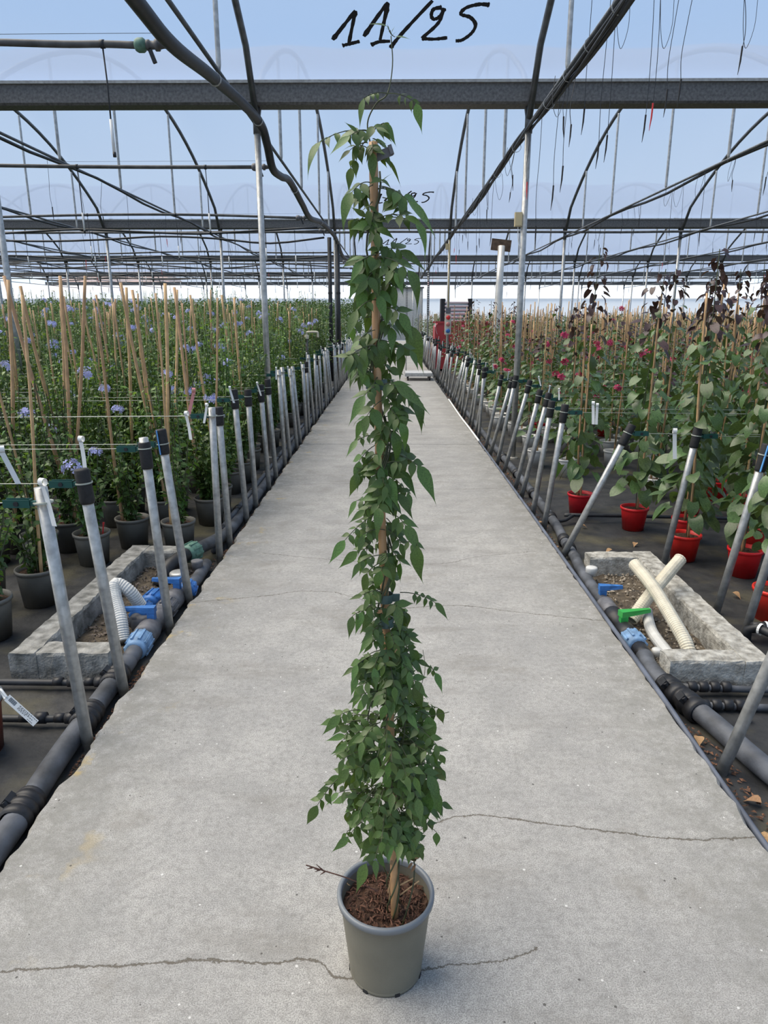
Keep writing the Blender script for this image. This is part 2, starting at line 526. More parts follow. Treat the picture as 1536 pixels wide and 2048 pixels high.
def arch(Y, k):
    """height of the roof over span k (between gutters k and k+1)"""
    a, b_ = GUT[k], GUT[k + 1]
    u = (Y - (a + b_) / 2) / ((b_ - a) / 2)
    return ZGT + 0.02 + RISE * (1 - u * u)

# ground of the beds, gently uneven
def ground():
    xs = np.concatenate([np.linspace(-30, -5, 12), np.linspace(-4.6, 4.6, 70), np.linspace(5, 30, 12)])
    ys = np.concatenate([np.linspace(-12, 0.5, 10), np.linspace(0.8, 9, 60), np.linspace(10, 52, 24)])
    rr = np.random.RandomState(3)
    z = GZ + rr.uniform(-0.006, 0.006, (len(ys), len(xs)))
    vs = [(x, y, z[j, i]) for j, y in enumerate(ys) for i, x in enumerate(xs)]
    n = len(xs)
    fs = [(j * n + i, j * n + i + 1, (j + 1) * n + i + 1, (j + 1) * n + i) for j in range(len(ys) - 1) for i in range(n - 1)]
    return MB().add(vs, fs)
tag(ground().build('floor', M_fabric, smooth=True), 'black weed-control fabric covering the planting beds', 'ground', kind='structure')

# the concrete path: slabs end to end with open joints
path = tag(empty('path', (0, 0, 0)), 'long grey concrete path with cracks running between the beds', 'path', kind='structure')
def slab(y0, y1, fine):
    rr = random.Random(int(y0 * 10) + 99)
    n = max(2, int((y1 - y0) / (0.03 if fine else 0.4)))
    nx = 6
    rows = []
    ox = [0, 0]
    for j in range(n + 1):
        y = y0 + (y1 - y0) * j / n
        amp = 0.010 if fine else 0.008
        ox[0] = ox[0] * 0.7 + rr.uniform(-amp, amp)
        ox[1] = ox[1] * 0.7 + rr.uniform(-amp, amp) * 0.7
        xl, xr = -1.024 + ox[0], 1.033 + ox[1]
        xr -= 0.03 * max(0, min(1, (y - 6) / 4)); xl -= 0.02 * max(0, min(1, (y - 6) / 4))
        rows.append((y, xl, xr))
    vs, fs = [], []
    for (y, xl, xr) in rows:
        vs.append((xl - 0.006, y, -0.16)); vs.append((xl - 0.008, y, -0.018)); vs.append((xl + 0.006, y, 0.0))
        for i in range(1, nx):
            vs.append((xl + (xr - xl) * i / nx, y, 0.0))
        vs.append((xr - 0.006, y, 0.0)); vs.append((xr + 0.006, y, -0.014)); vs.append((xr + 0.006, y, -0.16))
    w = nx + 5
    for j in range(n):
        for i in range(w - 1):
            a = j * w + i
            fs.append((a, a + 1, a + w + 1, a + w))
    fs.append(tuple(range(w - 1, -1, -1))); fs.append(tuple(range(n * w, n * w + w)))
    MB().add(vs, [tuple(reversed(f)) for f in fs]).build('slab', M_path, path)
ysl = [-9, -3.4, 8.05, 13.9, 19.7, 25.6, 31.4, 37.2, 45.6]
for a, b_ in zip(ysl[:-1], ysl[1:]):
    slab(a + 0.006, b_ - 0.006, a < 10 and b_ > 0)

# roof films, one per span, sagging a little between the hoops
for k in range(6):
    a, b_ = GUT[k], GUT[k + 1]
    n, nx = 28, 132
    vs, fs = [], []
    for j in range(n + 1):
        Y = a + (b_ - a) * j / n
        for i in range(nx + 1):
            X = -XW + 2 * XW * i / nx
            ph = ((X - 1.3) / 2.6) % 1.0
            dip = 0.085 * (1 - math.exp(-(min(ph, 1 - ph) / 0.2) ** 2)) * math.sin(PI * j / n)
            vs.append((X, Y, arch(Y, k) - dip + 0.03))
    for j in range(n):
        for i in range(nx):
            q = j * (nx + 1) + i
            fs.append((q, q + 1, q + nx + 2, q + nx + 1))
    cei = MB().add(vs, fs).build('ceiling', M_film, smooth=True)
    tag(cei, 'clear plastic film stretched over one arched roof span', 'roof film', 'arched roof films', 'structure')

# gutters
gm = MB()
L_ = 2 * XW
def prof_x(mb, prof, x0, x1):
    n = len(prof)
    vs = [(x0, y, z) for y, z in prof] + [(x1, y, z) for y, z in prof]
    fs = [(i, i + n, (i + 1) % n + n, (i + 1) % n) for i in range(n)]
    fs += [tuple(range(n)), tuple(range(2 * n - 1, n - 1, -1))]
    return mb.add(vs, fs)
prof_x(gm, [(-0.085, 0.0), (0.085, 0.0), (0.10, 0.02), (0.10, 0.175), (-0.10, 0.175), (-0.10, 0.02)], -XW, XW)
g_me = gm.mesh('gutter', M_gutter)
lip_me = prof_x(MB(), [(-0.125, 0.175), (0.125, 0.175), (0.125, 0.2), (-0.125, 0.2)], -XW, XW).mesh('gutter_lip', M_lip)
for Y in GUT:
    g = link('gutter_beam', g_me, None, (0, Y, ZGB))
    tag(g, 'dark galvanised gutter beam spanning the hall above the columns', 'gutter', 'roof gutters', 'structure')
    link('gutter_lip', lip_me, g)

# columns, hoops, ties and struts
col_me = MB().tube([(0, 0, GZ - 0.05), (0, 0, 3.2)], 0.031, 14).mesh('column', M_galv, True)
sock_me = MB().tube([(0, 0, 3.1), (0, 0, 3.34)], 0.037, 14).add(*([], [])).mesh('column_socket', M_hoop, True)
foot_me = MB().lathe([(0.06, -0.02), (0.055, 0.012), (0.03, 0.02)], 14, (0, 0, GZ), cap0=True).mesh('column_footing', M_conc)
def hoop_mesh(inset):
    span = GUT[2] - GUT[1]
    pts = []
    for j in range(25):
        Y = -span / 2 + span * j / 24
        pts.append((0, Y, ZGT - 0.015 + RISE * (1 - (2 * Y / span) ** 2)))
    pts[0] = (0, -span / 2 + 0.02, ZGB - 0.1); pts[-1] = (0, span / 2 - 0.02, ZGB - 0.1)
    return MB().tube(pts, 0.03, 10).mesh('roof_hoop', M_hoop, True)
hoop_me = hoop_mesh(0)
tie_me = MB().tube([(0, GUT[0], 3.17), (0, GUT[-1], 3.17)], 0.016, 8).mesh('tie_tube', M_hoop, True)
strut_me = {}
for dy in (1.55, 3.5):
    z1 = ZGT - 0.015 + RISE * (1 - ((4.815 - dy) / 4.815) ** 2)
    strut_me[dy] = MB().tube([(0, 0, 3.15), (0, 0, 3.22), (0, 0, z1 - 0.06), (0, 0, z1)], [0.008, 0.019, 0.019, 0.01], 8).mesh('truss_strut', M_galv, True)
for X in HX:
    for i, Y in enumerate(GUT):
        if i == 0: continue
        c = link('column', col_me, None, (X, Y, 0))
        tag(c, 'round galvanised steel column holding up a roof gutter', 'column', 'gutter columns', 'structure')
        link('column_socket', sock_me, c)
        link('column_footing', foot_me, c)
    for k in range(1, 6):
        yc = (GUT[k] + GUT[k + 1]) / 2
        h = link('roof_hoop', hoop_me, None, (X, yc, 0))
        tag(h, 'dark steel hoop arching between two gutters under the film', 'roof hoop', 'roof hoops', 'structure')
        for dy in (1.55, 3.5):
            for Y in (GUT[k] + dy, GUT[k + 1] - dy):
                s = link('truss_strut', strut_me[dy], None, (X, Y, 0))
                tag(s, 'thin galvanised strut hanging from a roof hoop to the tie tube', 'strut', 'truss struts', 'structure')
    t = link('tie_tube', tie_me, None, (X, 0, 0))
    tag(t, 'dark tie tube running lengthwise under the roof hoops', 'tie tube', 'roof tie tubes', 'structure')

# end and side walls
def wall(name, p0, p1, z0, z1, m, label, n=40, wav=0.03):
    p0, p1 = Vector(p0), Vector(p1)
    vs, fs = [], []
    nrm = Vector((-(p1 - p0).y, (p1 - p0).x)).normalized()
    for j in range(4):
        for i in range(n + 1):
            q = p0.lerp(p1, i / n) + nrm * (math.sin(i * 2.1) * wav * math.sin(PI * j / 3))
            vs.append((q.x, q.y, z0 + (z1 - z0) * j / 3))
    for j in range(3):
        for i in range(n):
            a = j * (n + 1) + i
            fs.append((a, a + 1, a + n + 2, a + n + 1))
    return tag(MB().add(vs, fs).build(name, m, smooth=True), label, 'wall', kind='structure')
wb = wall('wall_back', (-XW - 6, 47.0), (XW + 6, 47.0), 2.55, 3.5, M_wall, 'milky plastic end wall above the mesh')
wall('wall_back_mesh', (-XW - 6, 46.9), (XW + 6, 46.9), GZ, 2.56, M_mesh, 'grey insect mesh along the foot of the end wall')
wall('wall_left', (-XW - 6, -12), (-XW - 6, 47), GZ, 3.5, M_wall, 'milky plastic side wall beyond the shrub bed')
wall('wall_right', (XW + 6, -12), (XW + 6, 47), GZ, 3.5, M_wall, 'milky plastic side wall beyond the red pots')

# spray-painted date on three of the roof films (strokes lie on the film)
STROKES = {
    'digit_one': [[(0.045, 0.72), (0.19, 0.19)], [(0.19, 0.19), (0.14, 0.79)], [(0.10, 0.83), (0.14, 0.80), (0.205, 0.75)]],
    'digit_one_barred': [[(0.23, 0.66), (0.36, 0.10), (0.37, 0.14)], [(0.37, 0.12), (0.325, 0.73)], [(0.27, 0.82), (0.32, 0.76), (0.385, 0.75)]],
    'slash': [[(0.385, 0.88), (0.45, 0.62), (0.62, 0.02)]],
    'digit_two': [[(0.675, 0.14), (0.63, 0.17), (0.618, 0.28), (0.635, 0.35), (0.67, 0.29), (0.688, 0.15)], [(0.688, 0.15), (0.66, 0.42), (0.57, 0.70)], [(0.57, 0.70), (0.64, 0.715), (0.72, 0.69)]],
    'digit_five': [[(0.94, 0.10), (0.88, 0.09), (0.81, 0.15), (0.785, 0.26), (0.84, 0.32), (0.875, 0.45), (0.86, 0.60), (0.81, 0.73), (0.77, 0.75)]],
}
def painted_date(k, name_label, ox=0.0, dy0=0.0):
    root = tag(empty('painted_date', (ox, GUT[k + 1], ZGT)), name_label, 'painted number')
    for nm, strokes in STROKES.items():
        mb = MB()
        rr = random.Random(5)
        for st in strokes:
            if len(st) > 2: line = spline([(p[0], p[1], 0) for p in st], 8)
            else: line = [Vector((*st[0], 0)).lerp(Vector((*st[1], 0)), q / 10) for q in range(11)]
            pts = []
            for q in line:
                u, v = q.x, q.y
                X = -0.595 + u * 1.487
                dY = dy0 - 0.42 - (0.773 - v) * 0.468
                Y = GUT[k + 1] + dY
                pts.append(Vector((X, dY, arch(Y, k) - 0.03 - ZGT)))
            # flat ribbon with rounded wider ends
            n = len(pts)
            L2 = []
            for i, p in enumerate(pts):
                t = (pts[min(i + 1, n - 1)] - pts[max(i - 1, 0)]).normalized()
                nr = Vector((0, 0.55, 0.83))
                s = t.cross(nr).normalized()
                w = 0.0135 + 0.005 * rr.random()
                if i in (0, n - 1): w = 0.014
                if i in (1,): w = 0.024
                L2 += [p - s * w, p + s * w]
            fs = [(2 * i, 2 * i + 1, 2 * i + 3, 2 * i + 2) for i in range(n - 1)]
            mb.add(L2, fs)
        mb.build(nm, M_paint, root)
painted_date(1, 'black spray-painted 11/25 on the film before the first gutter past the pot')
painted_date(2, 'black spray-painted 11/25 on the film of the second roof span', 0.08, -0.12)
painted_date(3, 'black spray-painted 11/25 on the film of the third roof span', 0.2, -0.2)

# ================================================================== LEAF SHAPES
def leaf_data(w, tip=1.0, n=7, droop=0.25, fold=0.18, peak=0.36, heart=False, twist=0.0):
    """unit leaf along +Y, face +Z: verts, faces (three columns, folded on the midrib)"""
    vs, fs = [], []
    for i in range(n):
        t = i / (n - 1)
        if heart:
            ww = w * (math.sin(PI * min(1, (t + 0.30) / 1.30)) ** 0.62) * (1 - 0.12 * t) if t < 1 else 0
        else:
            ww = w * math.sin(PI / 2 * t / peak) ** 0.8 if t < peak else w * (0.5 + 0.5 * math.cos(PI * ((t - peak) / (1 - peak)) ** 0.92)) ** tip
        z = -droop * t * t
        y = t * (1 - 0.22 * droop * t)
        fz = fold * ww
        yl = -0.10 * (1 - t) ** 6 * (1 if heart else 0)
        vs += [(-ww + twist * t * t, y + yl, z + fz), (twist * t * t, y, z), (ww + twist * t * t, y + yl, z + fz)]
    for i in range(n - 1):
        a = 3 * i
        fs += [(a, a + 1, a + 4, a + 3), (a + 1, a + 2, a + 5, a + 4)]
    return np.array(vs), fs

def leaf_mesh(name, data, m):
    return MB().add(data[0], data[1]).mesh(name, m, True)

def leaf_matrix(p, d, nrm, size):
    d = Vector(d).normalized()
    n = Vector(nrm)
    n = n - d * n.dot(d)
    n = n.normalized() if n.length > 1e-5 else d.orthogonal().normalized()
    x = d.cross(n)
    return Matrix(((x.x * size, d.x * size, n.x * size, p[0]), (x.y * size, d.y * size, n.y * size, p[1]),
                   (x.z * size, d.z * size, n.z * size, p[2]), (0, 0, 0, 1)))

class Cloud:
    """many small pieces joined into one mesh, fast"""
    def __init__(s):
        s.v, s.f, s.n = [], [], 0
    def put(s, data, M):
        A = np.array(M)
        vs = data[0] @ A[:3, :3].T + A[:3, 3]
        s.v.append(vs)
        s.f.extend([tuple(i + s.n for i in f) for f in data[1]])
        s.n += len(vs)
    def mesh(s, name, mats, idx=None, smooth=True):
        me = bpy.data.meshes.new(name)
        me.from_pydata(np.concatenate(s.v).tolist(), [], s.f)
        for m in (mats if isinstance(mats, (list, tuple)) else [mats]): me.materials.append(m)
        if smooth: me.polygons.foreach_set('use_smooth', [True] * len(me.polygons))
        if idx is not None: me.polygons.foreach_set('material_index', idx)
        me.update()
        return me

def rv(rr, a=1.0):
    return Vector((rr.uniform(-a, a), rr.uniform(-a, a), rr.uniform(-a, a)))

# ================================================================== THE POTTED CLIMBER ON THE PATH
def pot_parts(root, r_rim, r_base, h, m, m_rim=None, n=32, soil_z=None, notch=False, soil=True):
    rim_h = 0.045 * h + 0.004
    prof = [(r_base * 0.94, 0.012), (r_base, 0.0), (r_base * 1.01, 0.02 * h)]
    prof += [(r_base + (r_rim * 0.955 - r_base) * q, h * q) for q in (0.25, 0.5, 0.75, 0.93)]
    prof += [(r_rim * 0.955, h - rim_h)]
    inner = [(r_rim * 0.915, h - 0.004), (r_rim * 0.88, h * 0.8)]
    mb = MB().lathe(prof, n, cap0=True)
    mb.lathe([(r_rim * 0.915, h - rim_h), (r_rim * 0.87, h * 0.72)], n)
    body = mb.build('pot', m, root, True)
    k = r_rim
    rim = MB().lathe([(k * 0.95, h - rim_h), (k, h - rim_h), (k * 1.005, h - 0.003), (k * 0.985, h), (k * 0.93, h), (k * 0.91, h - 0.004), (k * 0.905, h - rim_h)], n).build('rim', m_rim or m, body, True)
    return body

def soil_disc(r, z, amp, seed, n=9, k=26):
    rr = random.Random(seed)
    vs, fs = [(0, 0, z + amp)], []
    for i in range(1, n + 1):
        for j in range(k):
            a = 2 * PI * j / k
            q = r * i / n
            vs.append((q * math.cos(a), q * math.sin(a), z + rr.uniform(-amp, amp) * (1 if i < n else 0.4)))
    for j in range(k): fs.append((0, 1 + j, 1 + (j + 1) % k))
    for i in range(n - 1):
        for j in range(k):
            a, b = 1 + i * k + j, 1 + i * k + (j + 1) % k
            fs.append((a, a + k, b + k, b))
    return MB().add(vs, fs)

HX0, HY0 = -0.010, 1.266
hero = tag(empty('potted_jasmine', (HX0, HY0, 0)), 'tall green jasmine climber on a bamboo stake in a grey pot standing on the path', 'potted plant')
hp = Vector((HX0, HY0, 0))
def hl(p): return Vector(p) - hp           # place -> the plant's own frame
hr = random.Random(21)
pot = pot_parts(hero, 0.105, 0.079, 0.204, M_poth, M_rim, 48)
fl = MB().lathe([(0.070, 0.003), (0.0785, 0.0), (0.0805, 0.004), (0.0805, 0.010), (0.079, 0.012)], 48)
fl.build('foot', M_poth, pot, True)
for k in range(7):                          # drain notches in the foot
    a = 2 * PI * k / 7 + 0.55
    MB().box((0.0802 * math.cos(a), 0.0802 * math.sin(a), 0.004), (0.003, 0.011, 0.008), Matrix.Rotation(a, 3, 'Z')).build('drain_notch', M_black, pot)
so = soil_disc(0.094, 0.166, 0.006, 4, 14, 40).build('soil', M_soil, hero)
ck = Cloud()
chip = (np.array([(-.5, -.12, 0), (.5, -.1, 0), (.45, .12, .03), (-.5, .1, .02), (-.3, -.05, .16), (.3, 0, .18)]), [(0, 1, 5, 4), (1, 2, 5), (2, 3, 4, 5), (3, 0, 4)])
for i in range(520):
    q = 0.09 * math.sqrt(hr.random()); a = hr.uniform(0, 2 * PI)
    ck.put(chip, Matrix.Translation((q * math.cos(a), q * math.sin(a), 0.168 + hr.uniform(-.003, .006))) @ Matrix.Rotation(hr.uniform(0, 6.3), 4, 'Z') @ Matrix.Rotation(hr.uniform(-.5, .5), 4, 'X') @ Matrix.Scale(hr.uniform(.004, .016), 4))
tag(link('soil_chips', ck.mesh('soil_chips', M_chip, smooth=False), so), kind='stuff')

# stake (bamboo with nodes), leaning slightly
S0, S1 = hl(at(790, 1812, 1.235)), hl(at(744, 285, 1.262))
S0.z = 0.14
def on_stake(z):
    t = (z - S0.z) / (S1.z - S0.z)
    return S0.lerp(S1, t)
pts, rad = [], []
for i in range(61):
    t = i / 60
    pts.append(S0.lerp(S1, t) + Vector((0.003 * math.sin(t * 7), 0.002 * math.sin(t * 5), 0)))
    rad.append((0.0086 - 0.0016 * t) * (1.10 if i % 9 == 4 else 1.0))
stake = MB().tube(pts, rad, 12).build('bamboo_stake', M_stake, hero, True)

# climbing stems winding round the stake
def wind(z0, z1, r, turns, ph, rr):
    P = []
    n = int((z1 - z0) / 0.02)
    for i in range(n + 1):
        t = i / n
        c = on_stake(z0 + (z1 - z0) * t)
        a = ph + turns * 2 * PI * t
        q = r * (1 + 0.3 * math.sin(9 * t + ph))
        P.append(c + Vector((q * math.cos(a), q * math.sin(a), 0)))
    return P
for (z0, z1, r, tu, ph, w) in [(0.16, 1.63, 0.012, 7, 0.4, .0018), (0.16, 1.5, 0.013, 6, 2.4, .0019), (0.16, 1.2, 0.016, 4.4, 4.1, .002), (0.16, 0.85, 0.026, 1.2, 1.1, .0016), (0.16, 0.7, 0.036, 0.8, 5.3, .0016)]:
    MB().tube(wind(z0, z1, r, tu, ph, hr), w, 5).build('vine_stem', M_stem, hero, True)
# green plastic ties
tie_bm = MB().lathe([(0.0135, -0.008), (0.0145, -0.0085), (0.0145, 0.0085), (0.0135, 0.008), (0.0135, -0.008)], 18).box((0.02, -0.003, 0), (0.014, 0.003, 0.015))
tie_mesh = tie_bm.mesh('tie', mat('green_tie', (0.065, 0.11, 0.098), 0.5))
def z_of(py): return at(770, py, 1.25).z
for py, rz in ((1194, 0.2), (1243, 2.2), (1482, 0.6), (1652, 0.1), (450, 1.2), (770, 2.7)):
    c = on_stake(z_of(py))
    link('tie', tie_mesh, hero, c, (0, 0.05, rz))
MB().box((0, 0, 0), (0.028, 0.004, 0.014), Matrix.Rotation(-0.35, 3, 'Y')).box((0.012, 0, 0.006), (0.006, 0.012, 0.014), Matrix.Rotation(-0.35, 3, 'Y')).build('stake_clip', M_grey, stake, loc=on_stake(z_of(306)) + Vector((0.018, -0.004, 0)))

# compound leaves: (base, end of the leaf stalk, pairs, leaflet px, tip of the end leaflet), photo measures
LV = [(735,262,642,283,3,26,606,343),(738,275,702,335,2,26,699,383),(735,258,752,256,1,26,778,272),(738,262,700,272,2,30,668,312),(735,270,715,265,2,26,690,250),
(735,285,700,300,1,26,682,325),(740,365,705,383,2,28,677,455),(745,370,722,395,1,20,690,400),(758,372,815,400,3,32,866,475),(755,360,765,362,1,26,783,350),(756,378,795,385,2,30,815,440),
(750,440,810,432,2,26,850,465),(752,455,740,452,1,36,727,468),(750,450,753,465,1,32,757,505),(760,440,830,445,1,22,868,500),(765,395,800,415,2,30,790,430),
(750,505,800,500,3,30,845,545),(752,510,725,520,2,36,705,570),(755,515,815,540,3,32,853,608),(755,520,762,525,1,38,790,578),(748,540,715,555,2,30,703,600),(752,545,735,560,2,32,715,600),
(755,575,757,590,1,42,770,645),(755,600,715,620,2,24,697,680),(760,615,800,625,2,32,822,680),(765,640,820,650,2,30,838,745),(760,660,755,690,1,46,760,765),(750,660,718,680,2,28,700,720),
(762,680,805,705,3,26,800,760),(770,690,820,700,1,28,836,740),(748,690,730,715,2,22,720,740),(760,530,790,545,2,30,805,590),(750,560,730,575,1,34,722,620),
(765,770,790,770,2,30,850,830),(760,772,730,790,2,28,705,850),(765,775,815,785,2,32,848,850),(770,790,830,795,2,28,848,865),(765,800,735,830,1,42,728,880),(770,810,800,845,3,28,822,900),
(768,850,760,870,1,28,745,890),(770,845,780,860,1,38,793,890),(760,870,715,880,2,20,697,915),(770,910,740,912,1,32,735,920),(770,905,835,930,3,30,868,1005),(765,915,760,935,1,36,765,980),
(765,920,715,945,2,24,705,1000),(775,925,800,925,1,32,800,945),(775,950,815,985,3,26,822,1030),(770,985,763,990,1,42,757,1015),(775,1010,730,1020,3,22,705,1050),(770,1020,690,1080,4,20,666,1130),
(785,1030,810,1050,2,32,838,1110),(770,1060,725,1070,2,24,720,1110),(765,1110,720,1125,3,20,707,1160),(800,1085,835,1090,2,22,830,1170),(765,1185,725,1190,3,18,700,1205),(755,1215,705,1232,3,14,700,1277),
(800,1185,870,1205,4,20,893,1240),(800,1215,805,1230,2,26,800,1290),(800,1260,820,1275,2,22,842,1290),(770,1255,745,1262,2,24,727,1290),(775,1270,745,1285,3,22,730,1310),(790,1300,835,1320,3,26,860,1340),
(850,1330,870,1345,2,18,884,1385),(785,1325,780,1335,1,36,793,1390),(775,1330,740,1340,2,28,733,1345),(770,1370,755,1365,1,32,720,1372),(780,1385,720,1390,2,26,700,1412),(720,1420,680,1430,2,24,653,1475),
(715,1455,690,1470,2,28,656,1490),(825,1420,855,1430,2,22,863,1510),(720,1475,690,1500,2,28,668,1515),(745,1500,750,1540,3,28,755,1590),(800,1540,815,1580,3,28,815,1620),(690,1545,635,1610,4,26,614,1660),
(840,1570,860,1580,2,26,850,1650),(855,1560,870,1580,2,22,880,1635),(700,1660,690,1675,1,20,703,1690)]
S = 1.0 / 1180.0                                   # metres per photo pixel beside the stake
lat = [leaf_data(0.225, 0.9, 8, d, 0.16, 0.36) for d in (0.12, 0.3, 0.5)]
ter = [leaf_data(0.16, 1.0, 10, d, 0.2, 0.28, twist=t) for d, t in ((0.15, 0.05), (0.4, -0.08), (0.7, 0.1))]
LAT = [leaf_mesh('leaflet', d, M_leaf) for d in lat]
TER = [leaf_mesh('end_leaflet', d, M_leaf) for d in ter]
LATY = [leaf_mesh('leaflet', d, M_leafy) for d in lat]
stalks = MB()
leaflets = []                                      # (size, kind, variant, matrix, young)
def compound(B, E, T, npairs, ll, rr, young=False):
    """leaf stalk from B to E, pairs of leaflets along it and an end leaflet reaching T"""
    B, E, T = Vector(B), Vector(E), Vector(T)
    mid = (B + E) / 2 + Vector((0, 0, 0.18 * (E - B).length))
    line = [B * (1 - t) ** 2 + mid * 2 * t * (1 - t) + E * t * t for t in [i / 8 for i in range(9)]]
    stalks.tube(line, [0.0011, 0.001, 0.001, 0.0009, 0.0009, 0.0008, 0.0008, 0.0007, 0.0006], 4, False)
    face = Vector((rr.uniform(-.35, .35), -0.62, 0.75)) + rv(rr, 0.2)
    d = T - E
    Lt = max(d.length, 0.02)
    leaflets.append((Lt, 't', 0 if Lt < 0.05 else rr.randrange(3), leaf_matrix(E, d + Vector((0, 0, 0.25 * Lt)), face, Lt * 1.14), young))
    for i in range(npairs):
        t = 0.32 + 0.62 * (i + 0.6) / npairs
        p = line[0].lerp(line[-1], 0)
        p = B * (1 - t) ** 2 + mid * 2 * t * (1 - t) + E * t * t
        ax = ((E - B).normalized() * 0.6 + d.normalized() * 0.4)
        side = ax.cross(face).normalized()
        for s in (-1, 1):
            dd = side * s * 0.8 + ax * rr.uniform(0.25, 0.6) + Vector((0, 0, -rr.uniform(0.05, 0.45))) + rv(rr, 0.18)
            sz = ll * rr.uniform(0.8, 1.15) * (0.8 + 0.35 * t)
            leaflets.append((sz, 'l', rr.randrange(3), leaf_matrix(p, dd, face + rv(rr, 0.35), sz), young))

for (bx, by, ex, ey, npr, ll, tx, ty) in LV:
    yb = 1.245 + hr.uniform(-0.02, 0.01)
    out = abs((ex + tx) / 2 - bx) * S
    ye = yb - hr.uniform(0.005, 0.05) if hr.random() < 0.72 else yb + hr.uniform(0.0, 0.05)
    compound(hl(at(bx, by, yb)), hl(at(ex, ey, ye)), hl(at(tx, ty, ye - 0.01)), npr, ll * S * 1.2, hr)
# the filling growth all round the stake, denser towards the bushy foot
PROF = [(255, 300, 5, 45), (370, 460, 9, 50), (490, 640, 19, 60), (640, 760, 14, 60), (770, 900, 16, 60), (900, 1010, 15, 60), (1010, 1130, 14, 64), (1150, 1230, 9, 66), (1230, 1300, 20, 66), (1300, 1420, 44, 78), (1420, 1560, 105, 105), (1560, 1640, 85, 104), (1640, 1665, 10, 70)]
for (y0, y1, cnt, rad) in PROF:
    for i in range(cnt):
        py = hr.uniform(y0, y1)
        c = on_stake(z_of(py)) + Vector((0, 0, 0))
        a = hr.uniform(0, 2 * PI)
        rm = rad * S
        o1 = hr.uniform(0.10, 0.45) * rm
        if py > 1420: o1 = hr.uniform(0.15, 0.8) * rm
        o2 = o1 + hr.uniform(0.25, 0.6) * rm
        dv = Vector((math.cos(a), math.sin(a), 0))
        B = c + dv * o1 * 0.6
        E = c + dv * o2 + Vector((0, 0, hr.uniform(-0.035, 0.012)))
        T = E + dv * hr.uniform(0.0, 0.025) + Vector((0, 0, -hr.uniform(0.02, 0.055))) + rv(hr, 0.012)
        compound(B, E, T, hr.choice((1, 2, 2, 3)), hr.uniform(22, 34) * S * 1.12, hr)
# thin shoot on top with its two arching leaves
shoot = spline([on_stake(z_of(300)), hl(at(735, 248, 1.255)), hl(at(752, 208, 1.25)), hl(at(775, 187, 1.25)), hl(at(785, 130, 1.25)), hl(at(782, 72, 1.25))], 6)
MB().tube(shoot, [0.0012] * 20 + [0.0009] * (len(shoot) - 20), 5).build('top_shoot', M_stem, hero, True)
nd = hl(at(775, 187, 1.25))
compound(nd, hl(at(728, 196, 1.235)), hl(at(719, 253, 1.235)), 3, 0.016, hr)
compound(nd, hl(at(832, 206, 1.24)), hl(at(841, 262, 1.235)), 3, 0.016, hr)
tp = hl(at(783, 70, 1.25))
for (bx, by, tx, ty, sz) in ((775, 53, 731, 41, 1), (790, 74, 824, 73, 1), (778, 62, 775, 45, .6), (783, 66, 789, 50, .6), (786, 70, 793, 60, .5), (780, 60, 770, 55, .5)):
    b_, t_ = hl(at(bx, by, 1.25)), hl(at(tx, ty, 1.245))
    leaflets.append(((t_ - b_).length, 't', 0, leaf_matrix(b_, t_ - b_, Vector((0, -.5, .8)), (t_ - b_).length), False))
    stalks.tube([tp, b_], 0.0006, 4, False)
# fresh yellow-green shoots
compound(hl(at(750, 690, 1.22)), hl(at(700, 712, 1.2)), hl(at(684, 745, 1.2)), 2, 0.030, hr, True)
compound(hl(at(712, 706, 1.2)), hl(at(698, 712, 1.2)), hl(at(665, 720, 1.2)), 1, 0.030, hr, True)
compound(hl(at(705, 712, 1.2)), hl(at(712, 722, 1.2)), hl(at(726, 752, 1.2)), 1, 0.028, hr, True)
compound(hl(at(800, 1690, 1.2)), hl(at(815, 1702, 1.2)), hl(at(835, 1712, 1.2)), 2, 0.018, hr, True)
compound(hl(at(835, 1680, 1.21)), hl(at(840, 1700, 1.2)), hl(at(846, 1725, 1.2)), 1, 0.018, hr, True)
tag(stalks.build('leaf_stalks', M_stem, hero), kind='stuff')
# the leaflets that show largest are pieces of their own, the rest is joined
leaflets.sort(key=lambda q: -q[0] - (0.03 if q[3][1][3] < 0 else 0))
for (sz, kd, va, M4, yg) in leaflets[:300]:
    me = (LATY[va] if yg else (TER[va] if kd == 't' else LAT[va]))
    link('leaflet', me, hero, mat4=M4)
rest = Cloud()
for (sz, kd, va, M4, yg) in leaflets[300:]:
    rest.put(ter[va] if kd == 't' else lat[va], M4)
tag(link('foliage', rest.mesh('foliage', M_leaf), hero), kind='stuff')
# dead twig, straw and withered leaves over the soil
tw = spline([hl(at(755, 1782, 1.22)), hl(at(700, 1758, 1.20)), hl(at(650, 1742, 1.19)), hl(at(612, 1730, 1.19))], 5)
twm = MB().tube(tw, 0.0014, 5)
for (sx, sy, ex, ey) in ((640, 1740, 628, 1738), (646, 1741, 632, 1728), (640, 1739, 630, 1744), (625, 1735, 614, 1738), (650, 1743, 640, 1750)):
    twm.tube([hl(at(sx, sy, 1.19)), hl(at(ex, ey, 1.185))], [0.0018, 0.0004], 4)
twm.build('dead_twig', M_twig, hero)
stw = MB()
for (sx, sy, ex, ey) in ((800, 1790, 838, 1762), (776, 1785, 786, 1730), (800, 1770, 830, 1755), (778, 1800, 783, 1745)):
    stw.tube([hl(at(sx, sy, 1.235)), hl(at(ex, ey, 1.24))], 0.0014, 4)
stw.build('dry_straw', M_cane, hero)
dry = [leaf_mesh('withered_leaf', leaf_data(0.3, 1.0, 6, 0.7, -0.5, 0.4), M_dry)]
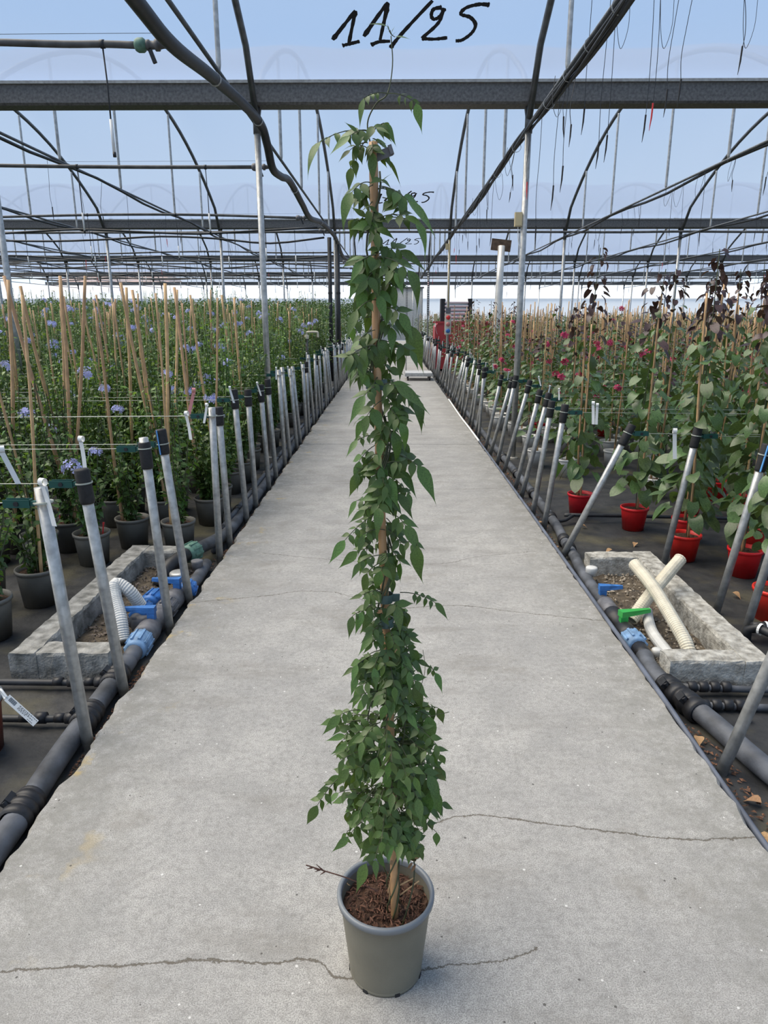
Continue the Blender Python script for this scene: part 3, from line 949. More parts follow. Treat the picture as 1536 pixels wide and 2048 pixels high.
for (px, py) in ((820, 1720), (832, 1728), (815, 1735), (782, 1720), (838, 1715), (700, 1770), (810, 1815), (735, 1465), (770, 1640), (785, 1638), (795, 1285), (765, 1225)):
    link('withered_leaf', dry[0], hero, mat4=leaf_matrix(hl(at(px, py, 1.215)), rv(hr) + Vector((0, 0, -0.6)), rv(hr) + Vector((0, -1, 0)), hr.uniform(0.014, 0.022)))
MB().tube(spline([hl(at(838, 1385, 1.2)), hl(at(850, 1340, 1.19)), hl(at(846, 1300, 1.2))], 5), 0.0007, 4).tube([hl(at(850, 1435, 1.22)), hl(at(898, 1424, 1.2))], 0.0007, 4).build('tendril', M_stem, hero)

# ================================================================== LEANING WIRE POSTS
def wire_post(foot, top, sleeve, protrude, wire_side, wz, desc, grp, stripe=False, tag_=0, r=0.0205):
    f, t = Vector(foot), Vector(top)
    root = empty('wire_post', f)
    tag(root, desc, 'post', grp)
    ax = (t - f).normalized()
    L_ = (t - f).length
    MB().tube([Vector((0, 0, 0)), ax * (L_ * 0.5), ax * L_], r, 12).build('tube', M_galv2, root, True)
    if sleeve:
        a, b = L_ - sleeve - protrude, L_ - protrude + (0.004 if protrude == 0 else 0)
        sl = MB().tube([ax * a, ax * (a + 0.01), ax * (b - 0.005), ax * b], [r * 1.22, r * 1.32, r * 1.32, r * 1.2], 12).build('rubber_sleeve', M_rub, root, True)
        if stripe:
            MB().box(ax * ((a + b) / 2) + Vector((-0.010, -r * 1.3, 0)), (0.012, 0.004, (b - a) * 0.96), rot_to(ax)).build('blue_strip', M_skyb, sl)
    # green wire tensioner: a channel bracket with a spool
    s = wire_side
    zt = wz - f.z
    cx = ax * (zt / ax.z)
    bx = cx + Vector((s * (r + 0.058), -0.004, 0))
    br = MB()
    br.box(bx + Vector((0, -0.012, 0)), (0.085, 0.003, 0.026)).box(bx + Vector((0, 0.012, 0)), (0.085, 0.003, 0.026))
    br.box(bx + Vector((-s * 0.041, 0, 0)), (0.003, 0.026, 0.026)).box(cx + Vector((s * (r + 0.008), -0.004, 0)), (0.02, 0.02, 0.014))
    o = br.build('wire_tensioner', M_green, root)
    MB().tube([bx + Vector((0, -0.018, 0)), bx + Vector((0, 0.016, 0))], 0.008, 10).build('spool', M_fit, o)
    MB().lathe([(r * 1.02, -0.002), (r * 1.5, -0.002), (r * 1.5, 0.003), (r * 1.02, 0.003)], 12, cx + Vector((0, 0, 0.002)), rot_to(ax)).build('wire_binding', M_wire, root)
    return f + bx + Vector((s * 0.043, 0, 0))

wire_tags = []
def loop_tag(p, size, seed, label, grp, m=M_white):
    rr = random.Random(seed)
    root = tag(empty('loop_tag', p, rr.uniform(-.5, .5)), label, 'tag', grp)
    w = size * 0.15
    a = rr.uniform(-0.3, 0.35)
    lo = MB()
    P = [Vector((math.sin(q) * size * .085, 0, size * .10 - math.cos(q) * size * .10)) for q in [i * 2 * PI / 10 for i in range(11)]]
    vs = []
    for q in P: vs += [q + Vector((0, -w * .5, 0)), q + Vector((0, w * .5, 0))]
    lo.add([Vector((v.y, v.x, v.z)) for v in vs], [(2 * i, 2 * i + 1, 2 * i + 3, 2 * i + 2) for i in range(10)])
    lo.build('loop', m, root, True)
    st = MB()
    vs = []
    for i in range(7):
        t = i / 6
        c = Vector((math.sin(a) * size * t, 0.02 * size * math.sin(t * 4) - 0.004, -size * t * math.cos(a)))
        vs += [c + Vector((-w / 2, 0, 0)), c + Vector((w / 2, 0, 0)), c + Vector((w / 2, .0008, 0)), c + Vector((-w / 2, .0008, 0))]
    fs = []
    for i in range(6):
        b = 4 * i
        fs += [(b, b + 1, b + 5, b + 4), (b + 2, b + 3, b + 7, b + 6), (b + 1, b + 2, b + 6, b + 5), (b + 3, b, b + 4, b + 7)]
    st.add(vs, fs + [(0, 3, 2, 1), (24, 25, 26, 27)]).build('strip', m, root)
    return root

wr = random.Random(5)
def wire(p0, p1, label, grp):
    p0, p1 = Vector(p0), Vector(p1)
    P = [p0.lerp(p1, t) + Vector((0, 0, -0.02 * math.sin(PI * t))) for t in [i / 6 for i in range(7)]]
    o = MB().tube(P, 0.0017, 5).build('trellis_wire', M_wire)
    tag(o, label, 'wire', grp)

LP = [  # Y, foot X, top X, top Z, sleeve, protruding, stripe
    (2.165, -1.045, -1.105, 0.884, 0, 0, 0), (2.513, -1.05, -1.125, 0.866, 0.125, 0, 0), (3.109, -1.045, -1.10, 0.887, 0.12, 0.02, 0), (3.456, -1.06, -1.135, 0.867, 0.12, 0, 1),
    (4.124, -1.05, -1.045, 0.896, 0, 0, 0), (4.408, -1.04, -1.075, 0.861, 0.11, 0, 0), (4.976, -1.045, -1.10, 0.914, 0.13, 0, 0), (5.335, -1.045, -1.075, 0.879, 0.12, 0, 0), (5.948, -1.045, -1.09, 0.86, 0.14, 0, 0), (6.35, -1.05, -1.10, 0.87, 0.13, 0, 0)]
Y = 6.92
while Y < 34:
    for dy in (0, 0.36):
        LP.append((Y + dy + wr.uniform(-.03, .03), -1.05 + wr.uniform(-.005, .01), -1.05 + wr.uniform(-.10, -.02), wr.uniform(.84, .92), 0.13 if wr.random() < 0.3 else 0, 0, 0))
    Y += 0.94
ORDP = ['first', 'second', 'third', 'fourth', 'fifth', 'sixth', 'seventh', 'eighth', 'ninth', 'tenth', 'eleventh', 'twelfth', 'thirteenth', 'fourteenth', 'fifteenth', 'sixteenth', 'seventeenth', 'eighteenth', 'nineteenth', 'twentieth']
LD = {0: 'bare galvanised post tied with a wire binding beside the planting bed of blue flowers',
      1: 'galvanised leaning post with black rubber sleeve beside the planting bed of blue flowers',
      2: 'leaning galvanised post whose tube pokes out above its black sleeve',
      3: 'leaning galvanised post with a sky blue strip on its black sleeve'}
G_LP = 'leaning wire posts along the blue-flower bed'
for i, (Y, fx, tx, tz, sl, pr, stp) in enumerate(LP):
    kind = 3 if stp else (2 if pr else (1 if sl else 0))
    fx = -1.055 - 0.02 * max(0, min(1, (Y - 6) / 4))
    wz = tz - 0.05 - (0.02 if i % 3 == 0 else 0.0) + (0 if i else 0.02)
    e_ = wire_post((fx, Y, -0.065), (tx, Y, tz), sl, pr, -1, wz, (ORDP[i] + (' leaning post along the shrub bed, with black sleeve' if kind else ' leaning post along the shrub bed, bare galvanised tube')) if i < 20 and kind < 2 else LD[kind], G_LP if kind < 2 else None, bool(stp), r=0.0205 if Y < 9 else 0.019)
    if Y < 19:
        wire(e_, (-XW if Y > 9 else -9, Y, wz), 'pale trellis wire strung across the bed of blue-flowered shrubs', 'trellis wires over the shrub bed')
    if i > 3 and (Y < 9 and i % 2 == 0 or (Y >= 9 and wr.random() < 0.5)):
        loop_tag(Vector((tx - 0.02, Y - 0.03, tz + 0.01)), 0.10, i, 'small white loop tag on a wire post of the shrub bed', 'white tags on the shrub bed posts')
loop_tag(at(86, 972, 2.15), 0.13, 1, 'white loop tag hanging behind the bare post nearest the pot', None)
loop_tag(at(4, 905, 2.42), 0.12, 2, 'white loop tag hanging on the wire beside the black sleeved post nearest the pot', None)
loop_tag(at(163, 884, 2.56), 0.115, 3, 'white loop tag standing above a black rubber post sleeve', None)
loop_tag(Vector((-1.19, 4.11, 0.85)), 0.14, 14, 'grey-white tag strip hanging on the wire by a green tensioner', None)
loop_tag(Vector((-1.22, 4.40, 0.955)), 0.14, 15, 'pink and white printed tag hanging in the shrub bed', None, M_pink)

RP = [(2.05, 1.09, 1.325, 0.84, 0.13, 0, 0), (3.14, 1.69, 1.83, 0.83, 0.13, 0, 0), (3.384, 1.66, 1.80, 0.811, 0.13, 0, 1), (4.134, 1.67, 1.785, 0.783, 0.12, 0, 0), (4.225, 1.063, 1.43, 0.783, 0.13, 0, 0),
      (4.841, 1.08, 1.175, 0.829, 0.12, 0, 0), (5.179, 1.065, 1.16, 0.814, 0.115, 0, 0), (5.78, 1.085, 1.265, 0.812, 0.11, 0, 0), (6.1, 1.09, 1.26, 0.805, 0.11, 0, 0)]
Y = 6.75
while Y < 32:
    for dy in (0, 0.33):
        RP.append((Y + dy + wr.uniform(-.05, .05), 1.075 + wr.uniform(-.01, .015), 1.10 + wr.uniform(-.01, .2), wr.uniform(.78, .85), 0.12 if wr.random() < 0.75 else 0, 0, 0))
    Y += 0.95
RD = {1: 'slanting galvanised post with black rubber sleeve beside the heart-leaved climbers', 0: 'slanting bare galvanised post beside the heart-leaved climbers', 3: 'slanting galvanised post with black sleeve and blue strip by the red pots'}
G_RP = 'slanting wire posts along the heart-leaf bed'
for i, (Y, fx, tx, tz, sl, pr, stp) in enumerate(RP):
    kind = 3 if stp else (1 if sl else 0)
    wz = tz - 0.05
    e_ = wire_post((fx, Y, -0.065), (tx, Y, tz), sl, 0, 1, wz, (ORDP[i] + (' slanting post along the heart-leaf bed, with black sleeve' if kind else ' slanting post along the heart-leaf bed, bare tube')) if i < 20 and kind < 3 else RD[kind], G_RP if kind < 3 else None, bool(stp), r=0.0195 if Y < 9 else 0.018)
    if 2.9 < Y < 19:
        wire(e_, (XW if Y > 9 else 9, Y, wz), 'thin trellis wire strung across the bed of heart-leaved climbers', 'trellis wires over the heart-leaf bed')
    if i > 4 and wr.random() < 0.6 and Y > 5:
        loop_tag(Vector((tx + 0.07, Y - 0.04, tz + 0.03)), 0.08, i + 50, 'small white loop tag on a wire post of the heart-leaf bed', 'white tags on the heart-leaf bed posts')
loop_tag(Vector((1.645, 4.12, 0.75)), 0.15, 71, 'long white loop tag hanging on the wire above the red pots', None)
loop_tag(Vector((1.36, 4.83, 0.83)), 0.13, 72, 'white looped tag bent sideways on the wire by the slanting posts', None)
loop_tag(Vector((1.385, 4.82, 0.82)), 0.12, 73, 'white tag hanging slantwise beside another on a green tensioner', None)

# ================================================================== PIPES BESIDE THE PATH
def fitting(root, name, p, d, prof, m, n=16):
    return MB().lathe(prof, n, p, rot_to(d), cap0=True, cap1=True).build(name, m, root, True)

CL = [(-1.10, -1.5, -0.02), (-1.09, 0.6, -0.02), (-1.092, 1.65, -0.02), (-1.109, 2.0, -0.02), (-1.116, 2.2, -0.02), (-1.119, 2.45, -0.02), (-1.125, 2.75, -0.02)]
pl = tag(empty('water_main', (-1.09, 1.65, GZ)), 'thick dusty black water pipe beside the path edge ahead of the white hose pit', 'water pipe')
off = Vector((-1.09, 1.65, GZ))
MB().tube([p - off for p in spline(CL, 6)], 0.0375, 16).build('pipe', M_pipe, pl, True)
def clamp(root, off, p, d, r, ribs=3, m=M_fit):
    d = Vector(d).normalized()
    prof = [(r * 1.05, -0.06), (r * 1.22, -0.055)]
    for k in range(ribs):
        a = -0.05 + 0.10 * k / ribs
        prof += [(r * 1.28, a), (r * 1.28, a + 0.06 / ribs), (r * 1.16, a + 0.065 / ribs), (r * 1.16, a + 0.095 / ribs)]
    prof += [(r * 1.22, 0.055), (r * 1.05, 0.06)]
    c = Vector(p) - off
    o = MB().lathe(prof, 18, c, rot_to(d)).build('saddle_clamp', m, root, True)
    MB().box(c + Vector((-r * 0.9, 0, r * 0.8)), (0.035, 0.04, 0.03), Matrix.Rotation(0.7, 3, 'Y')).tube([c + Vector((-r * .8, -.02, r * .7)), c + Vector((-r * 1.1, -.02, r * 1.15))], 0.008, 8).build('bolt_lug', m, o)
clamp(pl, off, (-1.099, 1.80, -0.02), (0, 1, 0), 0.0375)
clamp(pl, off, (-1.117, 2.31, -0.02), (0, 1, 0), 0.0375)
clamp(pl, off, (-1.122, 2.60, -0.02), (0, 1, 0), 0.0375)
for Yb, nm in ((2.31, 0), (2.58, 1)):
    P = [Vector((-1.14, Yb, -0.02)) - off, Vector((-1.27, Yb + 0.003, -0.03)) - off, Vector((-2.6, Yb + 0.02, -0.03)) - off]
    b = MB().tube(P, 0.014, 10).build('branch_pipe', M_hose, pl, True)
    for k, x in enumerate((-1.18, -1.22, -1.29, -1.35)):
        MB().tube([Vector((x - 0.018, Yb + 0.003, -0.025)) - off, Vector((x + 0.018, Yb + 0.003, -0.025)) - off], 0.022 if k % 2 == 0 else 0.018, 12).build('compression_nut', M_fit, b, True)

# valves in the left pit
vl = tag(empty('valve_train', (-1.1, 3.1, GZ)), 'line of grey ball valves with blue handles and blue unions beside the path', 'valves')
off = Vector((-1.1, 3.1, GZ))
def q_(p): return Vector(p) - off
MB().tube([q_((-1.095, 2.74, -0.02)), q_((-1.10, 2.86, -0.02))], 0.036, 14).build('pipe', M_pipe, vl, True)
def union(root, p0, p1, r, m):
    p0, p1 = Vector(p0), Vector(p1)
    d = (p1 - p0)
    Ln = d.length
    o = MB().lathe([(r * .8, 0), (r * 1.0, Ln * .05), (r * 1.12, Ln * .5), (r * 1.12, Ln * .9), (r * .9, Ln)], 16, p0, rot_to(d), True, True).build('union_nut', m, root, True)
    rb = MB()
    R3 = rot_to(d)
    for k in range(10):
        a = 2 * PI * k / 10
        rb.box(p0 + R3 @ Vector((r * 1.1 * math.cos(a), r * 1.1 * math.sin(a), Ln * .55)), (0.010, 0.010, Ln * .7), R3 @ Matrix.Rotation(a, 3, 'Z'))
    rb.build('grip_rib', m, o)
union(vl, q_((-1.10, 2.84, -0.02)), q_((-1.105, 2.97, -0.015)), 0.047, M_blue2)
MB().lathe([(0.044, 0), (0.055, 0.01), (0.055, 0.09), (0.046, 0.12), (0.046, 0.16), (0.055, 0.17), (0.055, 0.26), (0.044, 0.27)], 16, q_((-1.105, 2.97, -0.015)), rot_to((0, 1, 0)), True, True).build('valve_body', M_grey, vl, True)
MB().tube([q_((-1.11, 3.12, -0.01)), q_((-1.20, 3.12, -0.01))], 0.038, 14).build('tee_branch', M_grey, vl, True)
def lever(root, p, d, Ln, m, name='valve_handle'):
    p = Vector(p); d = Vector(d).normalized()
    R3 = Matrix.Rotation(math.atan2(d.y, d.x), 3, 'Z')
    b = MB().box(p, (0.034, 0.034, 0.04))
    vs = [(-.02, -.020, .016), (Ln, -.012, .026), (Ln, .012, .026), (-.02, .020, .016), (-.02, -.020, .045), (Ln, -.008, .042), (Ln, .008, .042), (-.02, .020, .045)]
    b.add([R3 @ Vector(v) + p for v in vs], [(3, 2, 1, 0), (4, 5, 6, 7), (0, 1, 5, 4), (1, 2, 6, 5), (2, 3, 7, 6), (3, 0, 4, 7)])
    return b.build(name, m, root)
lever(vl, q_((-1.10, 3.09, 0.045)), (-1, -0.02, 0), 0.14, M_blue)
lever(vl, q_((-1.09, 3.47, 0.045)), (-1, 0.05, 0), 0.13, M_blue)
union(vl, q_((-1.10, 3.24, -0.012)), q_((-1.10, 3.36, -0.012)), 0.044, M_grey)
MB().lathe([(0.04, 0), (0.052, 0.01), (0.052, 0.10), (0.045, 0.11), (0.045, 0.2)], 16, q_((-1.10, 3.36, -0.012)), rot_to((0.03, 1, 0)), True, True).build('valve_body', M_grey, vl, True)
union(vl, q_((-1.05, 3.50, 0.0)), q_((-1.06, 3.58, 0.0)), 0.04, M_blue)
union(vl, q_((-1.195, 3.15, 0.005)), q_((-1.19, 3.27, 0.01)), 0.042, M_blue)
union(vl, q_((-1.19, 3.30, 0.01)), q_((-1.18, 3.42, 0.01)), 0.042, M_blue)
MB().tube([q_((-1.195, 3.10, 0.0)), q_((-1.19, 3.45, 0.01))], 0.03, 12).build('pipe', M_grey, vl, True)
MB().tube(spline([q_((-1.07, 3.58, -0.01)), q_((-1.065, 3.75, -0.02)), q_((-1.075, 4.0, -0.02))], 5), 0.034, 12).build('pipe', M_pipe, vl, True)
fitting(vl, 'chrome_collar', q_((-1.15, 3.70, 0.0)), (0, 0, 1), [(0.05, 0), (0.052, 0.03), (0.05, 0.035), (0.044, 0.04), (0.02, 0.042)], M_galv)
fitting(vl, 'chrome_collar', q_((-1.09, 3.86, 0.0)), (0, 0, 1), [(0.03, 0), (0.034, 0.04), (0.034, 0.05), (0.02, 0.052)], M_grey)

vl.location.x -= 0.03

# black main with the green coupling leaving the pit
pm = tag(empty('water_main', (-1.12, 4.2, GZ)), 'thick black pipe leaving the white hose pit through a green coupling', 'water pipe')
off = Vector((-1.12, 4.2, GZ))
MB().tube([p - off for p in spline([(-1.30, 3.72, -0.06), (-1.275, 3.80, 0.02), (-1.23, 3.92, 0.045), (-1.20, 4.02, 0.045)], 6)], 0.042, 14).build('elbow', M_fit, pm, True)
union(pm, Vector((-1.215, 3.97, 0.045)) - off, Vector((-1.18, 4.07, 0.045)) - off, 0.052, M_couple)
CM = [(-1.19, 4.04, 0.045), (-1.135, 4.28, 0.03), (-1.117, 4.6, -0.01), (-1.115, 5.1, -0.02), (-1.115, 5.9, -0.02), (-1.125, 7.2, -0.02), (-1.14, 9.0, -0.02), (-1.14, 13, -0.02), (-1.145, 20, -0.02), (-1.145, 34, -0.02)]
MB().tube([p - off for p in spline(CM, 6)], 0.0375, 14).build('pipe', M_pipe, pm, True)
p2 = tag(empty('water_pipe', (-1.2, 5, GZ)), 'thinner black pipe running alongside the coupled main towards the taupe pots', 'water pipe')
off = Vector((-1.2, 5, GZ))
C2 = [(-1.13, 4.30, -0.036), (-1.168, 4.45, -0.036), (-1.185, 4.6, -0.035), (-1.19, 5.1, -0.035), (-1.195, 5.9, -0.035), (-1.205, 7.2, -0.035), (-1.225, 9.5, -0.035), (-1.225, 13, -0.035), (-1.23, 16.75, -0.035)]
MB().tube([p - off for p in spline(C2, 5)], 0.024, 12).build('pipe', M_pipe, p2, True)
for Yc in (4.75, 5.3, 5.9, 6.6, 7.4):
    MB().lathe([(0.026, -.04), (0.032, -.035), (0.032, .035), (0.026, .04)], 12, Vector((-float(np.interp(Yc, [p[1] for p in C2], [-p[0] for p in C2])), Yc, -0.034)) - off, rot_to((0, 1, 0))).build('pipe_joint', M_fit, p2, True)

# right-hand main with saddle clamps, valves and branch lines
pr_ = tag(empty('water_main', (1.15, 2.3, GZ)), 'thick dusty black pipe with saddle clamps beside the path in front of the cream duct pit', 'water pipe')
off = Vector((1.15, 2.3, GZ))
CR_ = [(1.50, 0.6, -0.02), (1.32, 1.65, -0.02), (1.225, 2.02, -0.02), (1.17, 2.30, -0.02), (1.125, 2.47, -0.02), (1.093, 2.62, -0.02), (1.088, 2.74, -0.02), (1.10, 2.82, -0.02)]
MB().tube([p - off for p in spline(CR_, 6)], 0.0375, 16).build('pipe', M_pipe, pr_, True)
clamp(pr_, off, (1.139, 2.42, -0.02), (-0.2, 1, 0), 0.0375, 2)
clamp(pr_, off, (1.111, 2.53, -0.02), (-0.2, 1, 0), 0.0375, 2)
for (Yb, z, x1) in ((2.44, -0.03, 3.2), (2.56, -0.02, 3.2)):
    b = MB().tube([Vector((1.16, Yb, z)) - off, Vector((1.4, Yb, z - .01)) - off, Vector((x1, Yb - 0.05, z - .01)) - off], 0.014, 10).build('branch_pipe', M_pipe, pr_, True)
    for k in range(4):
        x = 1.20 + 0.045 * k
        MB().lathe([(0.015, -.018), (0.022, -.014), (0.022, .014), (0.015, .018)], 10, Vector((x, Yb, z)) - off, rot_to((1, 0, 0)), True, True).build('compression_nut', M_fit, b, True)
vr = tag(empty('valve_train', (1.08, 3.1, GZ)), 'row of black ball valves with a green and a blue handle beside the path', 'valves')
off = Vector((1.08, 3.1, GZ))
MB().lathe([(0.02, 0), (0.034, 0.03), (0.036, 0.10)], 14, q_((1.085, 2.80, -0.02)), rot_to((0, 1, 0)), True, True).build('cone_adapter', M_fit, vr, True)
union(vr, q_((1.08, 2.90, -0.015)), q_((1.075, 3.0, -0.015)), 0.045, M_blue2)
MB().lathe([(0.038, 0), (0.047, 0.01), (0.047, 0.07), (0.038, 0.08), (0.038, 0.17), (0.047, 0.18), (0.047, 0.26), (0.036, 0.27)], 16, q_((1.075, 3.0, -0.015)), rot_to((0, 1, 0)), True, True).build('valve_body', M_fit, vr, True)
lever(vr, q_((1.075, 3.10, 0.03)), (1, 0.25, 0), 0.135, M_grn)
MB().lathe([(0.036, 0), (0.044, 0.01), (0.044, 0.12), (0.036, 0.13)], 14, q_((1.075, 3.27, -0.015)), rot_to((0, 1, 0)), True, True).build('valve_body', M_grey, vr, True)
lever(vr, q_((1.08, 3.46, 0.02)), (1, -0.02, 0), 0.10, M_blue)
MB().tube(spline([q_((1.075, 3.38, -0.015)), q_((1.08, 3.65, -0.02)), q_((1.09, 3.95, -0.02)), q_((1.113, 4.15, -0.02))], 5), 0.032, 14).build('pipe', M_pipe, vr, True)
fitting(vr, 'bleed_cap', q_((1.115, 3.80, -0.01)), (0, 0, 1), [(0.03, 0), (0.033, 0.035), (0.033, 0.045), (0.03, 0.05), (0.018, 0.052)], M_duct)
fitting(vr, 'bleed_cap', q_((1.150, 2.86, -0.045)), (0, 0, 1), [(0.021, 0), (0.022, 0.03), (0.022, 0.04), (0.014, 0.045)], M_duct)
vr.location.x += 0.018
ps = tag(empty('water_main', (1.17, 5, GZ)), 'grey-black pipe running along the gravel strip past the slanting posts', 'water pipe')
off = Vector((1.17, 5, GZ))
C3 = [(1.13, 4.13, -0.025), (1.145, 4.5, -0.025), (1.175, 4.9, -0.025), (1.19, 5.9, -0.025), (1.18, 7.5, -0.025), (1.17, 10, -0.025), (1.16, 16, -0.025), (1.16, 33, -0.025)]
MB().tube([p - off for p in spline(C3, 6)], 0.032, 14).build('pipe', M_pipe, ps, True)
for Yc in (4.33, 4.5, 5.05, 5.8, 6.6, 7.4):
    MB().lathe([(0.034, -.04), (0.042, -.035), (0.042, .035), (0.034, .04)], 12, Vector((float(np.interp(Yc, [p[1] for p in C3], [p[0] for p in C3])), Yc, -0.025)) - off, rot_to((0.1, 1, 0))).build('pipe_joint', M_fit, ps, True)
b = MB().tube([p - off for p in spline([(1.19, 4.95, -0.02), (1.26, 4.97, -0.02), (1.33, 5.02, 0.0), (1.42, 5.04, 0.0), (3.2, 5.06, -0.04)], 4)], 0.013, 8).build('branch_pipe', M_hose, ps, True)
# thin blue-grey cable duct lying against the slab edge
o = MB().tube(spline([(1.054, 0.9, -0.03), (1.053, 1.7, -0.03), (1.050, 2.2, -0.022), (1.034, 2.45, 0.006), (1.032, 3.3, 0.007), (1.032, 4.2, 0.007), (1.032, 5.2, 0.007), (1.028, 6.4, 0.007), (1.021, 8.2, 0.007)], 5), 0.010, 8).build('cable_duct', mat('blue_grey_duct', (0.10, 0.115, 0.15), 0.6, 0, var=0.3, scale=6), None, True)
tag(o, 'thin blue-grey cable duct hugging the edge of the concrete path', 'duct')
o = MB().tube(spline([(1.020, 8.23, 0.009), (1.012, 9.2, 0.011), (1.0, 10.2, 0.012), (1.0, 11.3, 0.012), (1.003, 12.6, 0.010)], 6), 0.012, 8).build('cable_duct', M_white, None, True)
tag(o, 'white cable duct lying on the edge of the path by the slanting posts', 'duct')
ej = tag(empty('drip_elbow', (1.66, 3.06, GZ)), 'black pipe elbow with white clips standing by the outer slanting post', 'pipe fitting')
off = Vector((1.66, 3.06, GZ))
MB().tube([q_((1.66, 3.06, -0.055)), q_((1.66, 3.06, 0.0)), q_((1.69, 3.04, 0.02)), q_((1.78, 2.93, 0.0)), q_((1.93, 2.76, -0.03)), q_((2.15, 2.69, -0.035)), q_((3.0, 2.69, -0.035))], 0.02, 10).build('pipe', M_hose, ej, True)
MB().tube([q_((1.68, 3.06, 0.01)), q_((1.80, 3.08, 0.0))], 0.026, 12).build('elbow', M_fit, ej, True)
for p, d in ((q_((1.745, 3.07, 0.008)), (1, 0, 0)), (q_((1.70, 3.025, 0.017)), (0.5, -0.8, 0))):
    MB().lathe([(0.0275, -.006), (0.0275, .006)], 14, p, rot_to(d)).build('white_clip', M_white, ej)

# ================================================================== CONCRETE PITS
def pit(x_in, x_out, y0, y1, m, label, seed, x_front, x_back):
    s = 1 if x_out > x_in else -1
    root = tag(empty('pit_curb', ((x_in + x_out) / 2, (y0 + y1) / 2, GZ)), label, 'concrete curb')
    off = root.location.copy()
    th = 0.115
    zt = 0.06
    rr = random.Random(seed)
    def bar(p0, p1, w):
        p0, p1 = Vector(p0), Vector(p1)
        d = (p1 - p0); n = max(4, int(d.length / 0.035)); sd = Vector((-d.y, d.x, 0)).normalized() * w / 2
        vs, fs = [], []
        for i in range(n + 1):
            c = p0.lerp(p1, i / n)
            e = lambda a: rr.uniform(-a, a)
            for (q, z) in ((-1, GZ - 0.05), (-1.0, zt - 0.012), (-0.90, zt), (0.0, zt + 0.001), (0.90, zt), (1.0, zt - 0.012), (1, GZ - 0.05)):
                j = 0.003 if z > 0 else 0.0
                vs.append(c + sd * q + Vector((e(j), e(j), z + e(j))) - off)
        for i in range(n):
            for k in range(6):
                a = i * 7 + k
                fs.append((a, a + 7, a + 8, a + 1))
        fs += [tuple(range(7)), tuple(range(n * 7 + 6, n * 7 - 1, -1))]
        return MB().add(vs, fs)
    bar((x_out - s * th / 2, y0, 0), (x_out - s * th / 2, y1, 0), th).build('curb_side', m, root)
    bar((x_front, y0 + th / 2, 0), (x_out - s * th, y0 + th / 2, 0), th).build('curb_end', m, root)
    bar((x_back, y1 - th / 2, 0), (x_out - s * th, y1 - th / 2, 0), th).build('curb_end', m, root)
    # dirt and stones inside
    n, k = 26, 10
    vs = [(x_in + (x_out - s * th - x_in) * i / k - off.x, y0 + th + (y1 - y0 - 2 * th) * j / n - off.y, 0.012 + rr.uniform(-.010, .010)) for j in range(n + 1) for i in range(k + 1)]
    fs = [(j * (k + 1) + i, j * (k + 1) + i + 1, (j + 1) * (k + 1) + i + 1, (j + 1) * (k + 1) + i) for j in range(n) for i in range(k)]
    d = MB().add(vs, fs).build('dirt', M_dirt, root)
    pc = Cloud()
    ico = (np.array([(0, 0, 1), (.9, 0, .1), (.2, .8, 0), (-.8, .5, .1), (-.7, -.6, 0), (.3, -.9, .05), (0, 0, -.6)]), [(0, 1, 2), (0, 2, 3), (0, 3, 4), (0, 4, 5), (0, 5, 1), (6, 2, 1), (6, 3, 2), (6, 4, 3), (6, 5, 4), (6, 1, 5)])
    for i in range(420):
        p = (rr.uniform(x_in, x_out - s * th) - off.x, rr.uniform(y0 + th, y1 - th) - off.y, 0.072 - 0.055 + rr.uniform(-.004, .006))
        pc.put(ico, Matrix.Translation(p) @ Matrix.Rotation(rr.uniform(0, 6.3), 4, 'Z') @ Matrix.Diagonal((*[rr.uniform(.003, .013) for _ in range(3)], 1)))
    tag(link('pebbles', pc.mesh('pebbles', M_pebble, smooth=False), d), kind='stuff')
    return root
pit(-1.15, -1.585, 2.66, 4.11, M_conc2, 'weathered concrete curb around the valve pit with the white bent hose', 11, -1.17, -1.275)
pit(1.10, 1.545, 2.62, 4.02, M_conc, 'pale rough concrete curb around the valve pit with the cream ducts', 12, 1.13, 1.15)

def corrugated(name, pts, r, m, label, n=14, open_end=True, cat='duct'):
    P = spline(pts, 30)
    # resample
    D = [0]
    for a, b in zip(P[:-1], P[1:]): D.append(D[-1] + (b - a).length)
    step = 0.0055
    k = int(D[-1] / step)
    Q, rad = [], []
    i = 0
    for j in range(k + 1):
        s = D[-1] * j / k
        while i < len(D) - 2 and D[i + 1] < s: i += 1
        t = (s - D[i]) / max(1e-9, D[i + 1] - D[i])
        Q.append(P[i].lerp(P[i + 1], t))
        rad.append(r * (1.03 if j % 2 else 0.93))
    root = tag(empty(name, Q[0]), label, cat)
    o0 = Q[0].copy()
    MB().tube([q - o0 for q in Q], rad, n, caps=not open_end).build('tube', m, root)
    if open_end:
        d = (Q[-1] - Q[-2]).normalized()
        MB().lathe([(r * 1.0, -0.004), (r * 1.04, 0), (r * .88, 0.0), (r * .86, -0.05), (0.001, -0.05)], n, Q[-1] - o0, rot_to(d)).build('open_end', M_fit, root)
        MB().lathe([(r * 1.0, -0.006), (r * 1.05, 0.001), (r * .9, 0.001)], n, Q[-1] - o0, rot_to(d)).build('end_ring', m, root)
    return root
corrugated('corrugated_hose', [(-1.224, 2.965, -0.03), (-1.255, 3.03, 0.06), (-1.312, 3.13, 0.13), (-1.318, 3.18, 0.168), (-1.262, 3.185, 0.13), (-1.222, 3.205, 0.045)], 0.031, M_duct, 'white corrugated hose arching over the dirt into the blue valves', open_end=False, cat='hose')
corrugated('corrugated_duct', [(1.16, 3.185, -0.012), (1.262, 3.262, 0.08), (1.37, 3.355, 0.15), (1.475, 3.45, 0.21)], 0.031, M_cream, 'cream corrugated duct slanting up over the curb with an open end')
